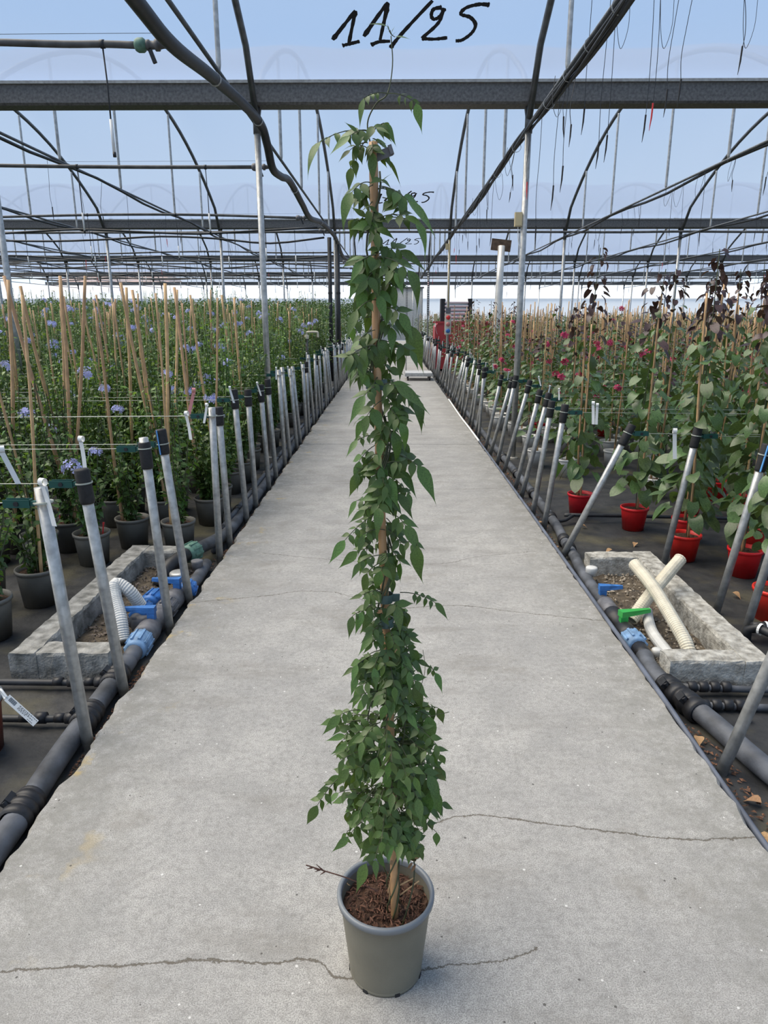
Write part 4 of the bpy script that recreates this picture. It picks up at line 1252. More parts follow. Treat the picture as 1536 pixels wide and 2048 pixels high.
corrugated('corrugated_duct', [(1.285, 2.775, -0.02), (1.279, 2.84, 0.04), (1.262, 3.0, 0.105), (1.25, 3.2, 0.16), (1.236, 3.42, 0.19)], 0.030, M_cream, 'cream corrugated duct crossing over the other one towards the back curb', open_end=True)
corrugated('corrugated_duct', [(1.217, 2.765, -0.022), (1.215, 2.9, -0.022), (1.222, 3.06, -0.022), (1.25, 3.2, -0.022), (1.285, 3.32, -0.022)], 0.026, M_duct, 'paler corrugated duct lying on the dirt beneath the crossing ducts', open_end=False)

# dry leaves lying about
dl = leaf_mesh('dry_leaf', leaf_data(0.36, 1.0, 7, 0.5, 0.45, 0.4), M_dry)
rr = random.Random(9)
for (x, y, s) in [(1.095, 2.24, .05), (1.14, 1.88, .06), (1.10, 1.72, .07), (1.19, 1.79, .05), (1.11, 1.50, .06), (1.42, 4.35, .06), (1.36, 4.9, .05), (1.85, 3.62, .06), (1.62, 4.5, .05), (1.33, 2.35, .05), (1.5, 2.25, .06), (1.22, 1.64, .05), (1.10, 5.0, .04), (1.115, 5.45, .05), (1.078, 4.42, .035), (-1.4, 3.35, .08)]:
    o = link('dry_leaf', dl, None, mat4=leaf_matrix((x, y, GZ + 0.022 if not -1.6 < x < -1.1 else -0.03), (rr.uniform(-1, 1), rr.uniform(-1, 1), 0.05), (0, 0, 1), s))
    tag(o, 'curled brown dry leaf lying on the ground beside the path', 'leaf', 'fallen dry leaves')
# gravelly litter in the strip between slab and beds
lc = Cloud()
tri = (np.array([(-.5, 0, 0), (.5, .1, .1), (.1, .6, 0), (0, .2, .35)]), [(0, 1, 3), (1, 2, 3), (2, 0, 3)])
def pipe_edge(side, y):
    """inner edge of whatever pipe or valve lies beside the slab at y"""
    if side < 0:
        if 2.78 < y < 4.02: return 1.07
        c = CL if y <= 2.78 else CM
        return -float(np.interp(y, [p[1] for p in c], [p[0] for p in c])) - 0.0375
    if 2.36 < y < 4.15: return 1.055
    c = CR_ if y <= 2.36 else C3
    return float(np.interp(y, [p[1] for p in c], [p[0] for p in c])) - 0.04
n_l = 0
while n_l < 2600:
    s = rr.choice((-1, 1)); y = 1.2 + 13 * rr.random() ** 1.6
    hi = pipe_edge(s, y) - 0.012
    x = rr.uniform(1.05, max(1.052, min(hi, 1.16)))
    if any(abs(y - p[0]) < 0.034 and abs(x - abs(p[1])) < 0.034 for p in (LP if s < 0 else RP)) or (hi < 1.06 and rr.random() < .8): continue
    if s < 0 and any(abs(y - p[0]) < 0.034 for p in LP): continue
    k = min(1.0, (hi - 1.035) / 0.05)
    lc.put(tri, Matrix.Translation((s * x, y, GZ + rr.uniform(0.004, 0.012))) @ Matrix.Rotation(rr.uniform(0, 6.3), 4, 'Z') @ Matrix.Diagonal((*[rr.uniform(.005, .028) * k for _ in range(3)], 1)))
    n_l += 1
tag(link('leaf_litter', lc.mesh('leaf_litter', M_chip, smooth=False)), 'crumbs of bark and leaf litter in the strips along the path', 'litter', kind='stuff')

# ================================================================== PLANT BEDS
def pot_mesh(rim, base, h, m, n=20):
    prof = [(base * .9, 0.01), (base, 0), (base + (rim * .95 - base) * .85, h * .85), (rim * .95, h - .018), (rim, h - .018), (rim * 1.0, h), (rim * .93, h), (rim * .88, h * .8)]
    return MB().lathe(prof, n, cap0=True).mesh('pot', m, True)
def cane_data(h, r, n=6):
    pts, rad = [], []
    for i in range(13):
        t = i / 12
        pts.append((0.006 * math.sin(t * 5), 0.004 * math.sin(t * 7), h * t)); rad.append(r * (1 - .2 * t) * (1.14 if i % 3 == 1 else 1))
    return MB().tube(pts, rad, n)
POTG = pot_mesh(0.11, 0.085, 0.20, M_potg)
POTR = pot_mesh(0.098, 0.073, 0.165, M_potr)
POTW = pot_mesh(0.10, 0.078, 0.17, M_potw)
SOILG = soil_disc(0.098, 0.172, 0.006, 1, 5, 16).mesh('soil', M_soil)
SOILR = soil_disc(0.087, 0.142, 0.006, 2, 5, 16).mesh('soil', M_soil)
CANE = [cane_data(1.62, 0.0095, 7).mesh('bamboo_cane', M_cane, True), cane_data(1.52, 0.008, 7).mesh('bamboo_cane', M_cane, True), cane_data(1.60, 0.0085, 7).mesh('bamboo_cane', M_cane, True)]
REDPEG = MB().box((0, 0, 0.05), (0.008, 0.004, 0.11)).box((0, 0, 0.10), (0.012, 0.005, 0.012)).mesh('drip_peg', M_redtag)

# --- shrubs with small pointed leaves
sl_small = leaf_data(0.25, 1.0, 5, 0.3, 0.15, 0.45)
sl_low = (np.array([(-.27, .45, .04), (0, 0, 0), (.27, .45, .04), (0, 1, -.15)]), [(0, 1, 3), (1, 2, 3)])
SHL = [leaf_mesh('leaf', leaf_data(0.24, 1.0, 6, d, 0.15, 0.45), M_shrub) for d in (0.15, 0.4)]
SHLF = leaf_mesh('leaf', leaf_data(0.22, 1.0, 6, 0.25, 0.15, 0.45), M_shrubl)
def shrub_leaves(h, w, n, rr, lo=0.19):
    """positions of leaves on upright stems; returns stems and leaves"""
    stems, leaves = [], []
    ns = max(4, n // 34)
    for i in range(ns):
        a = rr.uniform(0, 2 * PI)
        q = w * math.sqrt(rr.random()) * 0.8
        hh = h * rr.uniform(0.55, 1.0) if i else h
        base = Vector((0.02 * math.cos(a), 0.02 * math.sin(a), lo - 0.03))
        mid = Vector((q * .7 * math.cos(a), q * .7 * math.sin(a), lo + (hh - lo) * .45))
        top = Vector((q * 1.25 * math.cos(a), q * 1.25 * math.sin(a), hh)) + rv(rr, 0.02)
        P = spline([base, mid, top], 6)
        stems.append(P)
        m = n // ns
        for j in range(m):
            t = (j + rr.random()) / m
            t = 0.06 + 0.94 * t
            f = t * (len(P) - 1); k = min(int(f), len(P) - 2)
            p = P[k].lerp(P[k + 1], f - k)
            b = rr.uniform(0, 2 * PI)
            d = Vector((math.cos(b), math.sin(b), rr.uniform(-0.9, 0.7)))
            s = rr.uniform(0.030, 0.056) * (1.1 if t < .8 else .85)
            leaves.append((p, d, Vector((math.cos(b) * .4, math.sin(b) * .4, 0.9)) + rv(rr, .7), s, t))
    return stems, leaves
def shrub_mesh(h, w, n, seed, low=False, big=1.0):
    rr = random.Random(seed)
    stems, leaves = shrub_leaves(h, w, n, rr)
    c = Cloud()
    for P in stems:
        mb = MB().tube(P[::3] + [P[-1]] if low else P[::2] + [P[-1]], 0.003, 3, False)
        c.put((np.array([tuple(v) for v in mb.v]), mb.f), Matrix.Identity(4))
    k0 = len(c.f)
    idx = [0] * k0
    for (p, d, nn, s, t) in leaves:
        data = sl_low if low else sl_small
        c.put(data, leaf_matrix(p, d, nn, s * big))
        fresh = 1 if (t > 0.86 and rr.random() < .55) else 0
        idx += [fresh] * len(data[1])
    return c.mesh('foliage', [M_shrub, M_shrubl], idx)
SHRUB = {}
for hc in (0.85, 1.1, 1.35, 1.6, 1.85):
    SHRUB[hc] = [shrub_mesh(hc, 0.20, 560 + int(320 * hc), int(hc * 100) + k) for k in range(3)]
# blue flower cluster: five-petalled florets on a small dome
def floret(m=5):
    vs, fs = [(0, 0, 0)], []
    for k in range(m):
        a = 2 * PI * k / m
        b = len(vs)
        for da, r in ((-.42, .62), (-.3, 1.0), (.3, 1.0), (.42, .62)):
            vs.append((r * math.cos(a + da), r * math.sin(a + da), 0.12 * r))
        fs.append((0, b, b + 1, b + 2, b + 3))
    return np.array(vs), fs
FL = floret()
def cluster(seed, n=15, r=0.03, s=0.013, m=M_plum):
    rr = random.Random(seed)
    c = Cloud()
    for i in range(n):
        d = Vector((rr.uniform(-1, 1), rr.uniform(-1, 1), rr.uniform(-.2, 1))).normalized()
        c.put(FL, leaf_matrix(d * r * rr.uniform(.7, 1.1), d.orthogonal(), d, s * rr.uniform(.8, 1.2)))
    return c.mesh('flower_cluster', m, smooth=False)
CLUS = [cluster(k) for k in range(3)]
CLM = [cluster(k + 9, 7, 0.022, 0.019, M_mag) for k in range(3)]

NEAR_L = 'bushy green shrub on a cane in a taupe pot, set in the front rows by the wire posts'
spots = []
rowY = [p[0] for p in LP if p[0] > 2.9]
rr = random.Random(31)
for y in rowY:
    if y > 16.2: break
    x = -1.83 if y < 4.2 else (-1.35 if y < 6.5 else -1.44)
    if abs(y - 3.109) < .01: x = -1.85
    while x > -(0.60 * y + 0.35):
        for tr_ in range(12):
            q = (x + rr.uniform(-.04, .04), y + rr.uniform(-.05, .05))
            if all((q[0] - c[0]) ** 2 + (q[1] - c[1]) ** 2 > .0625 for c in spots) and all(math.hypot(q[0] - X, q[1] - 7.53) > .3 for X in HX):
                spots.append(q); break
        x -= rr.uniform(0.31, 0.38)
spots.sort(key=lambda s: s[1])
G_S = 'shrubs on canes in the blue-flower bed'
ORD = ['first', 'second', 'third', 'fourth', 'fifth', 'sixth', 'seventh', 'eighth', 'ninth', 'tenth', 'eleventh', 'twelfth', 'thirteenth', 'fourteenth', 'fifteenth', 'sixteenth', 'seventeenth', 'eighteenth', 'nineteenth', 'twentieth']
ORD += ['twenty-' + o for o in ORD[:9]] + ['thirtieth'] + ['thirty-' + o for o in ORD[:9]]
def row_of(y, rows): return ORD[min(range(len(rows)), key=lambda k: abs(rows[k] - y))]
def hcls(y):
    t = 0.85 + 0.085 * (y - 3) + rr.uniform(-.1, .15)
    return min(SHRUB.keys(), key=lambda q: abs(q - t))
for i, (x, y) in enumerate(spots[:300]):
    root = empty('potted_shrub', (x, y, GZ + 0.002), rr.uniform(0, 6.28))
    hc = hcls(y)
    flower = rr.random() < (0.36 if y > 3.5 else 0.1)
    link('pot', POTG, root)
    if y < 9: link('soil', SOILG, root)
    if y < 4.7:                                     # leaves large enough to tell apart: each a piece of its own
        stems, leaves = shrub_leaves(hc, 0.16, 480, rr)
        mb = MB()
        for P in stems: mb.tube(P[::2] + [P[-1]], 0.003, 4, False)
        mb.build('stems', M_stem, root)
        c = Cloud()
        for j, (p, d, nn, s, t) in enumerate(leaves):
            if j % 3 == 0: link('leaf', SHLF if (t > .82 and rr.random() < .5) else SHL[j % 2], root, mat4=leaf_matrix(p, d, nn, s * 1.15))
            else: c.put(sl_small, leaf_matrix(p, d, nn, s))
        tag(link('foliage', c.mesh('foliage', M_shrub), root), kind='stuff')
    else:
        sc = rr.uniform(.9, 1.12)
        tag(link('foliage', rr.choice(SHRUB[hc]), root, scale=(sc * 1.1, sc * 1.1, rr.uniform(.92, 1.08))), kind='stuff')
    nc = 1 if rr.random() < .42 else (2 if rr.random() < .12 else 0)
    for k in range(nc):
        link('bamboo_cane', rr.choice(CANE), root, (rr.uniform(-.04, .04), rr.uniform(-.04, .04), 0.12), (rr.uniform(-.09, .09), rr.uniform(-.09, .09), 0), (1, 1, rr.uniform(.86, 1.0)))
    if flower:
        for k in range(rr.choice((1, 1, 2, 3))):
            a = rr.uniform(0, 6.3)
            link('flower_cluster', rr.choice(CLUS), root, (0.21 * math.cos(a), 0.21 * math.sin(a), hc * rr.uniform(.68, 1.03)), (0, 0, a), [rr.uniform(1.1, 1.7)] * 3)
    if y < 5.6: link('drip_peg', REDPEG, root, (0.06, -0.02, 0.16), (0.2, 0.15, 0))
    lab = ('blue-flowered shrub' if flower else ('green shrub with cane' if nc else 'green shrub without cane'))
    lab += ' in taupe pot, ' + row_of(y, rowY) + ' row from the hose pit'
    tag(root, lab, 'potted plant', G_S)

def into_pot(p0, p1, k):
    """foot of a bare cane: pushed into the soil of the pot nearest to where it points"""
    g = p1 + (p0 - p1) * ((p1.z - GZ - .12) / (p1.z - p0.z))
    s = min(spots, key=lambda q: (q[0] - g.x) ** 2 + (q[1] - g.y) ** 2)
    return Vector((s[0] + .06 * math.cos(k * 2.4), s[1] + .06 * math.sin(k * 2.4), GZ + .12))
# leaning cane thrust across the front shrubs
o = link('bamboo_cane', cane_data(1.33, 0.0115, 8).mesh('bamboo_cane', M_cane, True))
p0, p1 = at(118, 985, 4.4), at(172, 552, 4.45)
p0 = into_pot(p0, p1, 40)
o.matrix_basis = Matrix.Translation(p0) @ rot_to(p1 - p0).to_4x4() @ Matrix.Diagonal((1, 1, (p1 - p0).length / 1.33, 1))
tag(o, 'single bamboo cane slanting the other way across the front shrubs', 'bamboo cane')
# bundle of bare canes: each its own
for ci, (bx, by, tx, ty, yy) in enumerate([(75, 860, 5, 552, 4.4), (108, 880, 42, 572, 4.75), (70, 1000, 18, 560, 4.3), (165, 840, 118, 552, 4.5), (150, 845, 122, 570, 5.0), (258, 870, 240, 565, 4.8), (275, 800, 255, 575, 5.2), (378, 1000, 328, 567, 4.45), (300, 770, 262, 580, 5.0), (378, 800, 346, 575, 5.2), (365, 780, 352, 580, 5.6), (497, 775, 470, 595, 6.3), (450, 770, 443, 590, 6.8), (205, 700, 190, 590, 7.5), (222, 700, 232, 598, 7.8)]):
    p0, p1 = at(bx, by, yy), at(tx, ty, yy + .05)
    p0 = into_pot(p0, p1, ci)
    o = link('bamboo_cane', CANE[0])
    o.matrix_basis = Matrix.Translation(p0) @ rot_to(p1 - p0).to_4x4() @ Matrix.Diagonal((1.3, 1.3, (p1 - p0).length / 1.62, 1))
    tag(o, 'bare bamboo cane rising high out of the shrubs, ' + row_of(yy, rowY) + ' row from the hose pit', 'bamboo cane', 'bare canes standing in the shrub bed')

# the rest of the shrub bed, too far off to pick apart
def far_bed(sign, y0, y1, hfun, lm, name, label, cat, spread, dens, cane_h, cane_p, seed):
    rr = random.Random(seed)
    c = Cloud(); idx = []
    protos = []
    for k in range(5):
        r2 = random.Random(seed + k)
        q = Cloud()
        for i in range(dens):
            z = 0.25 + 0.78 * r2.random() ** .7
            a = r2.uniform(0, 6.3); w = spread * math.sqrt(r2.random()) * (1.05 - .5 * max(0, z - .6))
            q.put(sl_low, leaf_matrix((w * math.cos(a), w * math.sin(a), z), (math.cos(a), math.sin(a), r2.uniform(-.6, .7)), Vector((0, 0, 1)) + rv(r2, .7), r2.uniform(.05, .085)))
        protos.append((np.concatenate(q.v), q.f))
    cm = MB().tube([(0, 0, 0), (0, 0, 1)], 0.008, 4, False)
    cd = (np.array([tuple(v) for v in cm.v]), cm.f)
    y = y0
    n = 0
    while y < y1:
        x = 1.6
        lim = min(XW, 0.60 * y + 1.5)
        while x < lim:
            if any(math.hypot(x - abs(X), y - Yc) < .52 for X in HX[8:] for Yc in GUT): x += .3; continue
            if sign < 0 and abs(x - 1.33) < .6 and abs(y - 17.05) < .5: x += .3; continue
            if sign > 0 and 1.0 < x < 3.8 and 20.1 < y < 22.2: x += .4; continue
            h = hfun(x, y, rr)
            M = Matrix.Translation((sign * x + rr.uniform(-.06, .06), y + rr.uniform(-.1, .1), GZ)) @ Matrix.Rotation(rr.uniform(0, 6.3), 4, 'Z')
            p = rr.choice(protos)
            c.put(p, M @ Matrix.Diagonal((1, 1, h, 1))); idx += [0] * len(p[1])
            if rr.random() < cane_p:
                ch = cane_h * rr.uniform(.9, 1.06)
                Mc = M @ Matrix.Rotation(rr.uniform(-.07, .07), 4, 'X') @ Matrix.Rotation(rr.uniform(-.07, .07), 4, 'Y')
                c.put(cd, Mc @ Matrix.Diagonal((1, 1, ch, 1))); idx += [1] * len(cd[1])
            x += rr.uniform(.36, .5) * (1 + y * .012)
            n += 1
        y += 0.55 + y * 0.012
    o = link(name, c.mesh(name, [lm, M_cane2], idx))
    tag(o, label, cat, kind='stuff')
far_bed(-1, spots[299][1] + .6 if len(spots) > 299 else 15.4, 45.5, lambda x, y, r: (1.62 + .024 * (y - 15)) * r.uniform(.9, 1.08) if y < 33 else 2.0 * r.uniform(.9, 1.08), M_shrubf, 'shrub_bed', 'dense far rows of green shrubs and canes reaching to the end wall', 'plants', .30, 150, 1.72, .35, 77)

# --- heart-leaved climbers
hl_d = leaf_data(0.40, 1.0, 7, 0.35, 0.12, heart=True)
hl_low = (np.array([(-.36, .32, .04), (-.2, -.06, 0), (0, 0, 0), (.2, -.06, 0), (.36, .32, .04), (.2, .68, -.06), (0, 1, -.2), (-.2, .68, -.06)]), [(0, 1, 2, 6, 7), (2, 3, 4, 5, 6)])
HL = [leaf_mesh('leaf', leaf_data(0.40, 1.0, 7, d, f, heart=True), M_heart) for d, f in ((0.2, .1), (0.5, .22))]
HLD = [leaf_mesh('leaf', leaf_data(0.36, 1.0, 7, d, f, heart=True), M_heartd) for d, f in ((0.2, .1), (0.6, .3))]
def climber_leaves(h, n, rr):
    out = []
    for i in range(n):
        t = (i + rr.random()) / n
        t = t ** 1.25
        z = 0.30 + (h - 0.30) * t
        a = rr.uniform(0, 6.3)
        w = (0.10 * (1 - t) ** .7 + 0.035) * rr.uniform(.5, 1.25)
        d = Vector((math.cos(a), math.sin(a), rr.uniform(-1.3, 0.1)))
        s = rr.uniform(.075, .125) * (1.05 - .55 * t)
        out.append((Vector((w * math.cos(a), w * math.sin(a), z)), d, Vector((math.cos(a) * .6, math.sin(a) * .6 - .25, .8)) + rv(rr, .4), s, t))
    return out
def climber_mesh(h, n, seed):
    rr = random.Random(seed)
    c = Cloud(); idx = []
    mb = MB().tube(spline([(0.01, 0, .12), (-.012, .01, h * .4), (.015, 0, h * .7), (0, .02, h)], 4), 0.003, 4, False)
    c.put((np.array([tuple(v) for v in mb.v]), mb.f), Matrix.Identity(4)); idx += [2] * len(mb.f)
    for (p, d, nn, s, t) in climber_leaves(h, n, rr):
        c.put(hl_low, leaf_matrix(p, d, nn, s)); idx += [1 if t > .84 + rr.uniform(-.1, .1) else 0] * 2
    return c.mesh('foliage', [M_heart, M_heartd, M_stem], idx)
CLIMB = [climber_mesh(h, 80, 300 + k) for k, h in enumerate((1.35, 1.5, 1.65, 1.25, 1.55))]
NAMED = [(1.445, 5.287), (1.726, 4.888), (1.825, 4.235), (2.06, 3.95), (1.90, 3.32), (2.232, 5.19), (1.98, 4.60), (2.28, 4.35), (2.45, 4.0), (2.2, 3.45), (1.47, 5.62)]
whites = [(1.472, 7.121), (1.657, 6.649), (1.457, 9.611), (1.912, 9.988), (2.532, 6.703), (3.133, 6.71)]
cs = [(x, y, 'r') for x, y in NAMED[:-1]] + [(x, y, 'w') for x, y in whites]
rr = random.Random(41)
rowR = sorted([p[0] for p in RP if p[0] > 2.9])
for y in [p[0] for p in RP if p[0] > 5.0]:
    if y > 19: break
    x = 1.54
    while x < 0.60 * y + .35:
        q = (x + rr.uniform(-.05, .05), y + rr.uniform(-.06, .06))
        if q[0] < 2.15 and q[1] < 6.9: x += .36; continue
        if abs(q[1] - 5.06) < .125: q = (q[0], 5.195)
        if all((q[0] - c[0]) ** 2 + (q[1] - c[1]) ** 2 > .09 for c in cs) and not any(math.hypot(q[0] - X, q[1] - Yc) < .32 for X in HX for Yc in (7.53, 17.16)) and math.hypot(q[0] - 1.98, q[1] - 13.7) > .36:
            cs.append((q[0], q[1], 'r' if (y < 6.0 and rr.random() < .75) or rr.random() < .04 else 'w'))
        x += rr.uniform(.33, .42)
cs.sort(key=lambda c: c[1])
G_H = 'heart-leaved climbers on canes'
for i, (x, y, pc) in enumerate(cs[:300]):
    root = empty('heart_leaved_climber', (x, y, GZ + 0.002), rr.uniform(0, 6.28))
    link('pot', POTR if pc == 'r' else POTW, root)
    if y < 8: link('soil', SOILR, root)
    h = rr.uniform(1.6, 1.95) if y < 6.2 else (rr.uniform(1.3, 1.65) if rr.random() < .2 else rr.uniform(.95, 1.3))
    link('bamboo_cane', rr.choice(CANE), root, (0.015, 0.01, 0.1), (rr.uniform(-.05, .05), rr.uniform(-.05, .05), 0), (.95, .95, rr.uniform(.86, 1.0)))
    if rr.random() < .35: link('bamboo_cane', rr.choice(CANE), root, (-0.03, 0.03, 0.1), (rr.uniform(-.06, .06), rr.uniform(-.06, .06), 0), (.9, .9, rr.uniform(.8, .95)))
    if y < 7.0:
        MB().tube(spline([(0.01, 0, .12), (-.012, .01, h * .4), (.015, 0, h * .7), (rr.uniform(-.05, .05), .02, h)], 4), 0.003, 5, False).build('stem', M_stem, root)
        for (p, d, nn, s, t) in climber_leaves(h, 112, rr):
            link('leaf', rr.choice(HLD) if t > .72 + rr.uniform(-.12, .1) else rr.choice(HL), root, mat4=leaf_matrix(p, d, nn, s))
    else:
        tag(link('foliage', rr.choice(CLIMB), root, (0, 0, .12 if x < 2.3 else 0), scale=(1.1, 1.1, h / 1.5)), kind='stuff')
    mg = y > 6 and rr.random() < .36
    if mg:
        for k in range(rr.choice((1, 2, 3))):
            a = rr.uniform(0, 6.3)
            link('flower_cluster', rr.choice(CLM), root, (.16 * math.cos(a), .16 * math.sin(a), h * rr.uniform(.6, .95)), (0, 0, a), (1.3, 1.3, 1.3))
    nm = 'red' if pc == 'r' else 'white'
    lab = ('magenta-flowered climber' if mg else ('tall dark-tipped climber' if h > 1.5 else 'heart-leaved climber')) + f' in {nm} pot, ' + row_of(y, rowR) + ' row past the ducts'
    tag(root, lab, 'potted plant', G_H)
far_bed(1, cs[min(299, len(cs) - 1)][1] + .6, 45.0, lambda x, y, r: 1.35 * r.uniform(.85, 1.15), M_heartf, 'climber_bed', 'dense far rows of climbers and tan canes reaching to the end wall', 'plants', .26, 90, 1.66, 1.0, 177)

# terracotta pot with a printed label, at the edge of the bed
tp_ = tag(empty('potted_shrub', (-1.445, 2.155, GZ + 0.002)), 'small shrub in a terracotta pot with a barcode tag on its cane', 'potted plant')
link('pot', pot_mesh(0.105, 0.085, 0.20, M_terra, 28), tp_)
MB().lathe([(0.102, .19), (0.108, .19), (0.108, .205), (0.098, .205)], 28).build('rim', M_rim, tp_, True)
link('soil', SOILG, tp_)
link('bamboo_cane', cane_data(0.33, .009, 7).mesh('bamboo_cane', M_cane, True), tp_, (0.055, -0.03, 0.12))
rr = random.Random(8)
for k in range(46):
    a = rr.uniform(0, 6.3); p = Vector((.07 * math.cos(a) * rr.random(), .07 * math.sin(a) * rr.random(), rr.uniform(.25, .62)))
    link('leaf', SHL[k % 2], tp_, mat4=leaf_matrix(p, (math.cos(a), math.sin(a), rr.uniform(-.2, .7)), (0, 0, 1), rr.uniform(.03, .05)))
MB().tube([(0, 0, .15), (0.01, 0, .4), (0, 0, .62)], .003, 5).build('stem', M_stem, tp_)
lb = tag(empty('barcode_tag', at(12, 1395, 2.10)), 'white plastic tag printed with a barcode and lines of text', 'tag')
lo = lb.location.copy()
c0, c1 = at(14, 1395, 2.09) - lo, at(72, 1447, 2.075) - lo
ax = (c1 - c0).normalized(); nn = Vector((0.05, -1, 0.25)).normalized(); up = nn.cross(ax).normalized(); Ln = (c1 - c0).length
R3 = Matrix((ax, up, nn)).transposed()
MB().box((c0 + c1) / 2, (Ln, 0.026, 0.0012), R3).build('plate', M_white, lb)
MB().tube(spline([c0, c0 + Vector((-.02, .01, .02)), c0 + Vector((-.035, .03, 0.01)), c0 + Vector((-.02, .02, -.015)), c0], 6), 0.004, 6).build('strap', M_white, lb, True)
pr = MB()
for k in range(13):
    pr.box(c0 + ax * (0.010 + k * 0.0021) + up * 0.003 + nn * .001, (0.0007 + 0.0007 * (k % 3 == 0), 0.014, 0.0006), R3)
for j, (a, b) in enumerate(((.38, .95), (.40, .7), (.38, .85), (.38, .66), (.75, .9))):
    k = a
    rr = random.Random(j)
    while k < b:
        w = rr.uniform(.02, .07)
        pr.box(c0 + ax * Ln * (k + w / 2) + up * (0.0085 - j * 0.0042) + nn * .001, (Ln * w * .8, 0.0018, 0.0006), R3)
        k += w + .015
pr.build('print', M_print, lb)

# ================================================================== OVERHEAD IRRIGATION
ov = tag(empty('irrigation_hose', (-1.25, 4.57, 2.9)), 'thick black overhead hose sagging along the roof tie beside the painted date', 'hose')
off = Vector((-1.25, 4.57, 2.9))
HP = [(-1.25, 0.5, 3.02), (-1.25, 2.4, 2.92), (-1.25, 3.96, 2.885), (-1.25, 4.573, 2.891), (-1.25, 5.46, 3.0), (-1.25, 6.5, 3.11), (-1.25, 7.42, 3.17), (-1.245, 7.75, 3.06), (-1.25, 8.08, 2.90), (-1.25, 8.7, 2.93), (-1.25, 9.4, 3.0), (-1.25, 10.6, 2.92), (-1.25, 11.58, 2.86), (-1.25, 13.5, 3.02), (-1.25, 16.26, 3.10), (-1.25, 17.3, 3.05), (-1.25, 19.2, 2.9), (-1.25, 24, 3.05), (-1.25, 34, 3.0)]
MB().tube([p - off for p in spline(HP, 7)], 0.041, 12).build('hose', M_hose, ov, True)
for Yw in (3.2, 5.6, 7.3, 9.8, 13.2, 16.6):
    z = np.interp(Yw, [p[1] for p in HP], [p[2] for p in HP])
    MB().lathe([(.042, -.01), (.046, -.01), (.046, .01), (.042, .01)], 12, Vector((-1.25, Yw, z)) - off, rot_to((0, 1, 0))).build('wire_binding', M_galv, ov)

lat_lab = 'grey overhead spray pipe running across the shrub bed from a valve on the thick hose'
for i, Yl in enumerate((4.573, 8.06, 11.57, 15.1, 18.6, 22.2, 25.8, 29.5)):
    z0 = float(np.interp(Yl, [p[1] for p in HP], [p[2] for p in HP]))
    root = tag(empty('spray_pipe', (-1.5, Yl, z0)), lat_lab, 'pipe', 'overhead spray pipes')
    off = Vector((-1.5, Yl, z0))
    rr = random.Random(i)
    x1 = -4.2 if i == 0 else -XW
    n = 14
    P = [Vector((-1.45, Yl, z0))]
    for k in range(1, n + 1):
        x = -1.45 + (x1 + 1.45) * k / n
        P.append(Vector((x, Yl + 0.02 * math.sin(k), z0 + (0.012 if i == 0 else 0.02 + 0.03 * math.sin(k * 1.9 + i)) + (0.0 if i == 0 else rr.uniform(-.03, .05)))))
        if i > 2: P[-1].z = min(P[-1].z, 3.035)
    MB().tube([p - off for p in spline(P, 4)], 0.019, 10).build('pipe', M_lat, root, True)
    c = MB().lathe([(0.02, 0), (0.030, 0.005), (0.038, 0.02), (0.038, 0.05), (0.03, 0.06), (0.024, 0.062), (0.024, 0.075)], 14, Vector((-1.465, Yl, z0)) - off, rot_to((1, 0, 0)), True, True).build('green_coupling', M_couple if i == 0 else M_grey, root, True)
    v = MB().lathe([(0.022, 0), (0.028, 0.004), (0.028, 0.02), (0.022, 0.023), (0.022, 0.05), (0.031, 0.053), (0.031, 0.075), (0.022, 0.078), (0.018, 0.1), (0.018, 0.135)], 14, Vector((-1.40, Yl, z0)) - off, rot_to((1, 0, 0)), True, True).build('ball_valve', M_lat, root, True)
    MB().box(Vector((-1.365, Yl - .01, z0 - .06)) - off, (0.022, 0.018, 0.07), Matrix.Rotation(-.35, 3, 'Y')).build('valve_lever', M_fit, v)
    MB().tube([Vector((-1.30, Yl, z0 + .06)) - off, Vector((-3.5, Yl, z0 + .055)) - off], 0.0015, 4).build('steel_wire', M_hoop, root)
    # hanging mist nozzles
    P = spline(P, 4)
    xs = [-1.83] if i == 0 else [-1.95 - 1.35 * k for k in range(int((min(XW, .62 * Yl) - 1.9) / 1.35))]
    if i == 0: xs = [-1.655]
    for x in xs[:5]:
        zt = float(np.interp(-x, [-q.x for q in P], [q.z for q in P]))
        yt = float(np.interp(-x, [-q.x for q in P], [q.y for q in P]))
        nz = tag(empty('mist_nozzle', (x, yt, zt)), 'white mist nozzle hanging on a black tube from a spray pipe', 'nozzle', 'hanging mist nozzles')
        Lb = 0.40 if i == 0 else 0.46
        MB().lathe([(.0185, -.012), (.023, -.012), (.023, .012), (.0185, .012)], 12, (0, 0, 0), rot_to((1, 0, 0))).build('pipe_clip', M_hose, nz, True)
        MB().tube([(0, 0, -.018), (0.008, 0, -Lb * .5), (0.012, -.01, -Lb)], 0.0048, 6).build('drop_tube', M_hose, nz, True)
        MB().tube([(0.012, -.01, -Lb + .01), (0.016, -.012, -Lb - 0.17)], 0.0095, 8).build('weight', M_white, nz, True)
        MB().tube([(0.016, -.012, -Lb - 0.165), (0.017, -.013, -Lb - 0.19)], 0.0105, 8).build('tip', M_fit, nz, True)

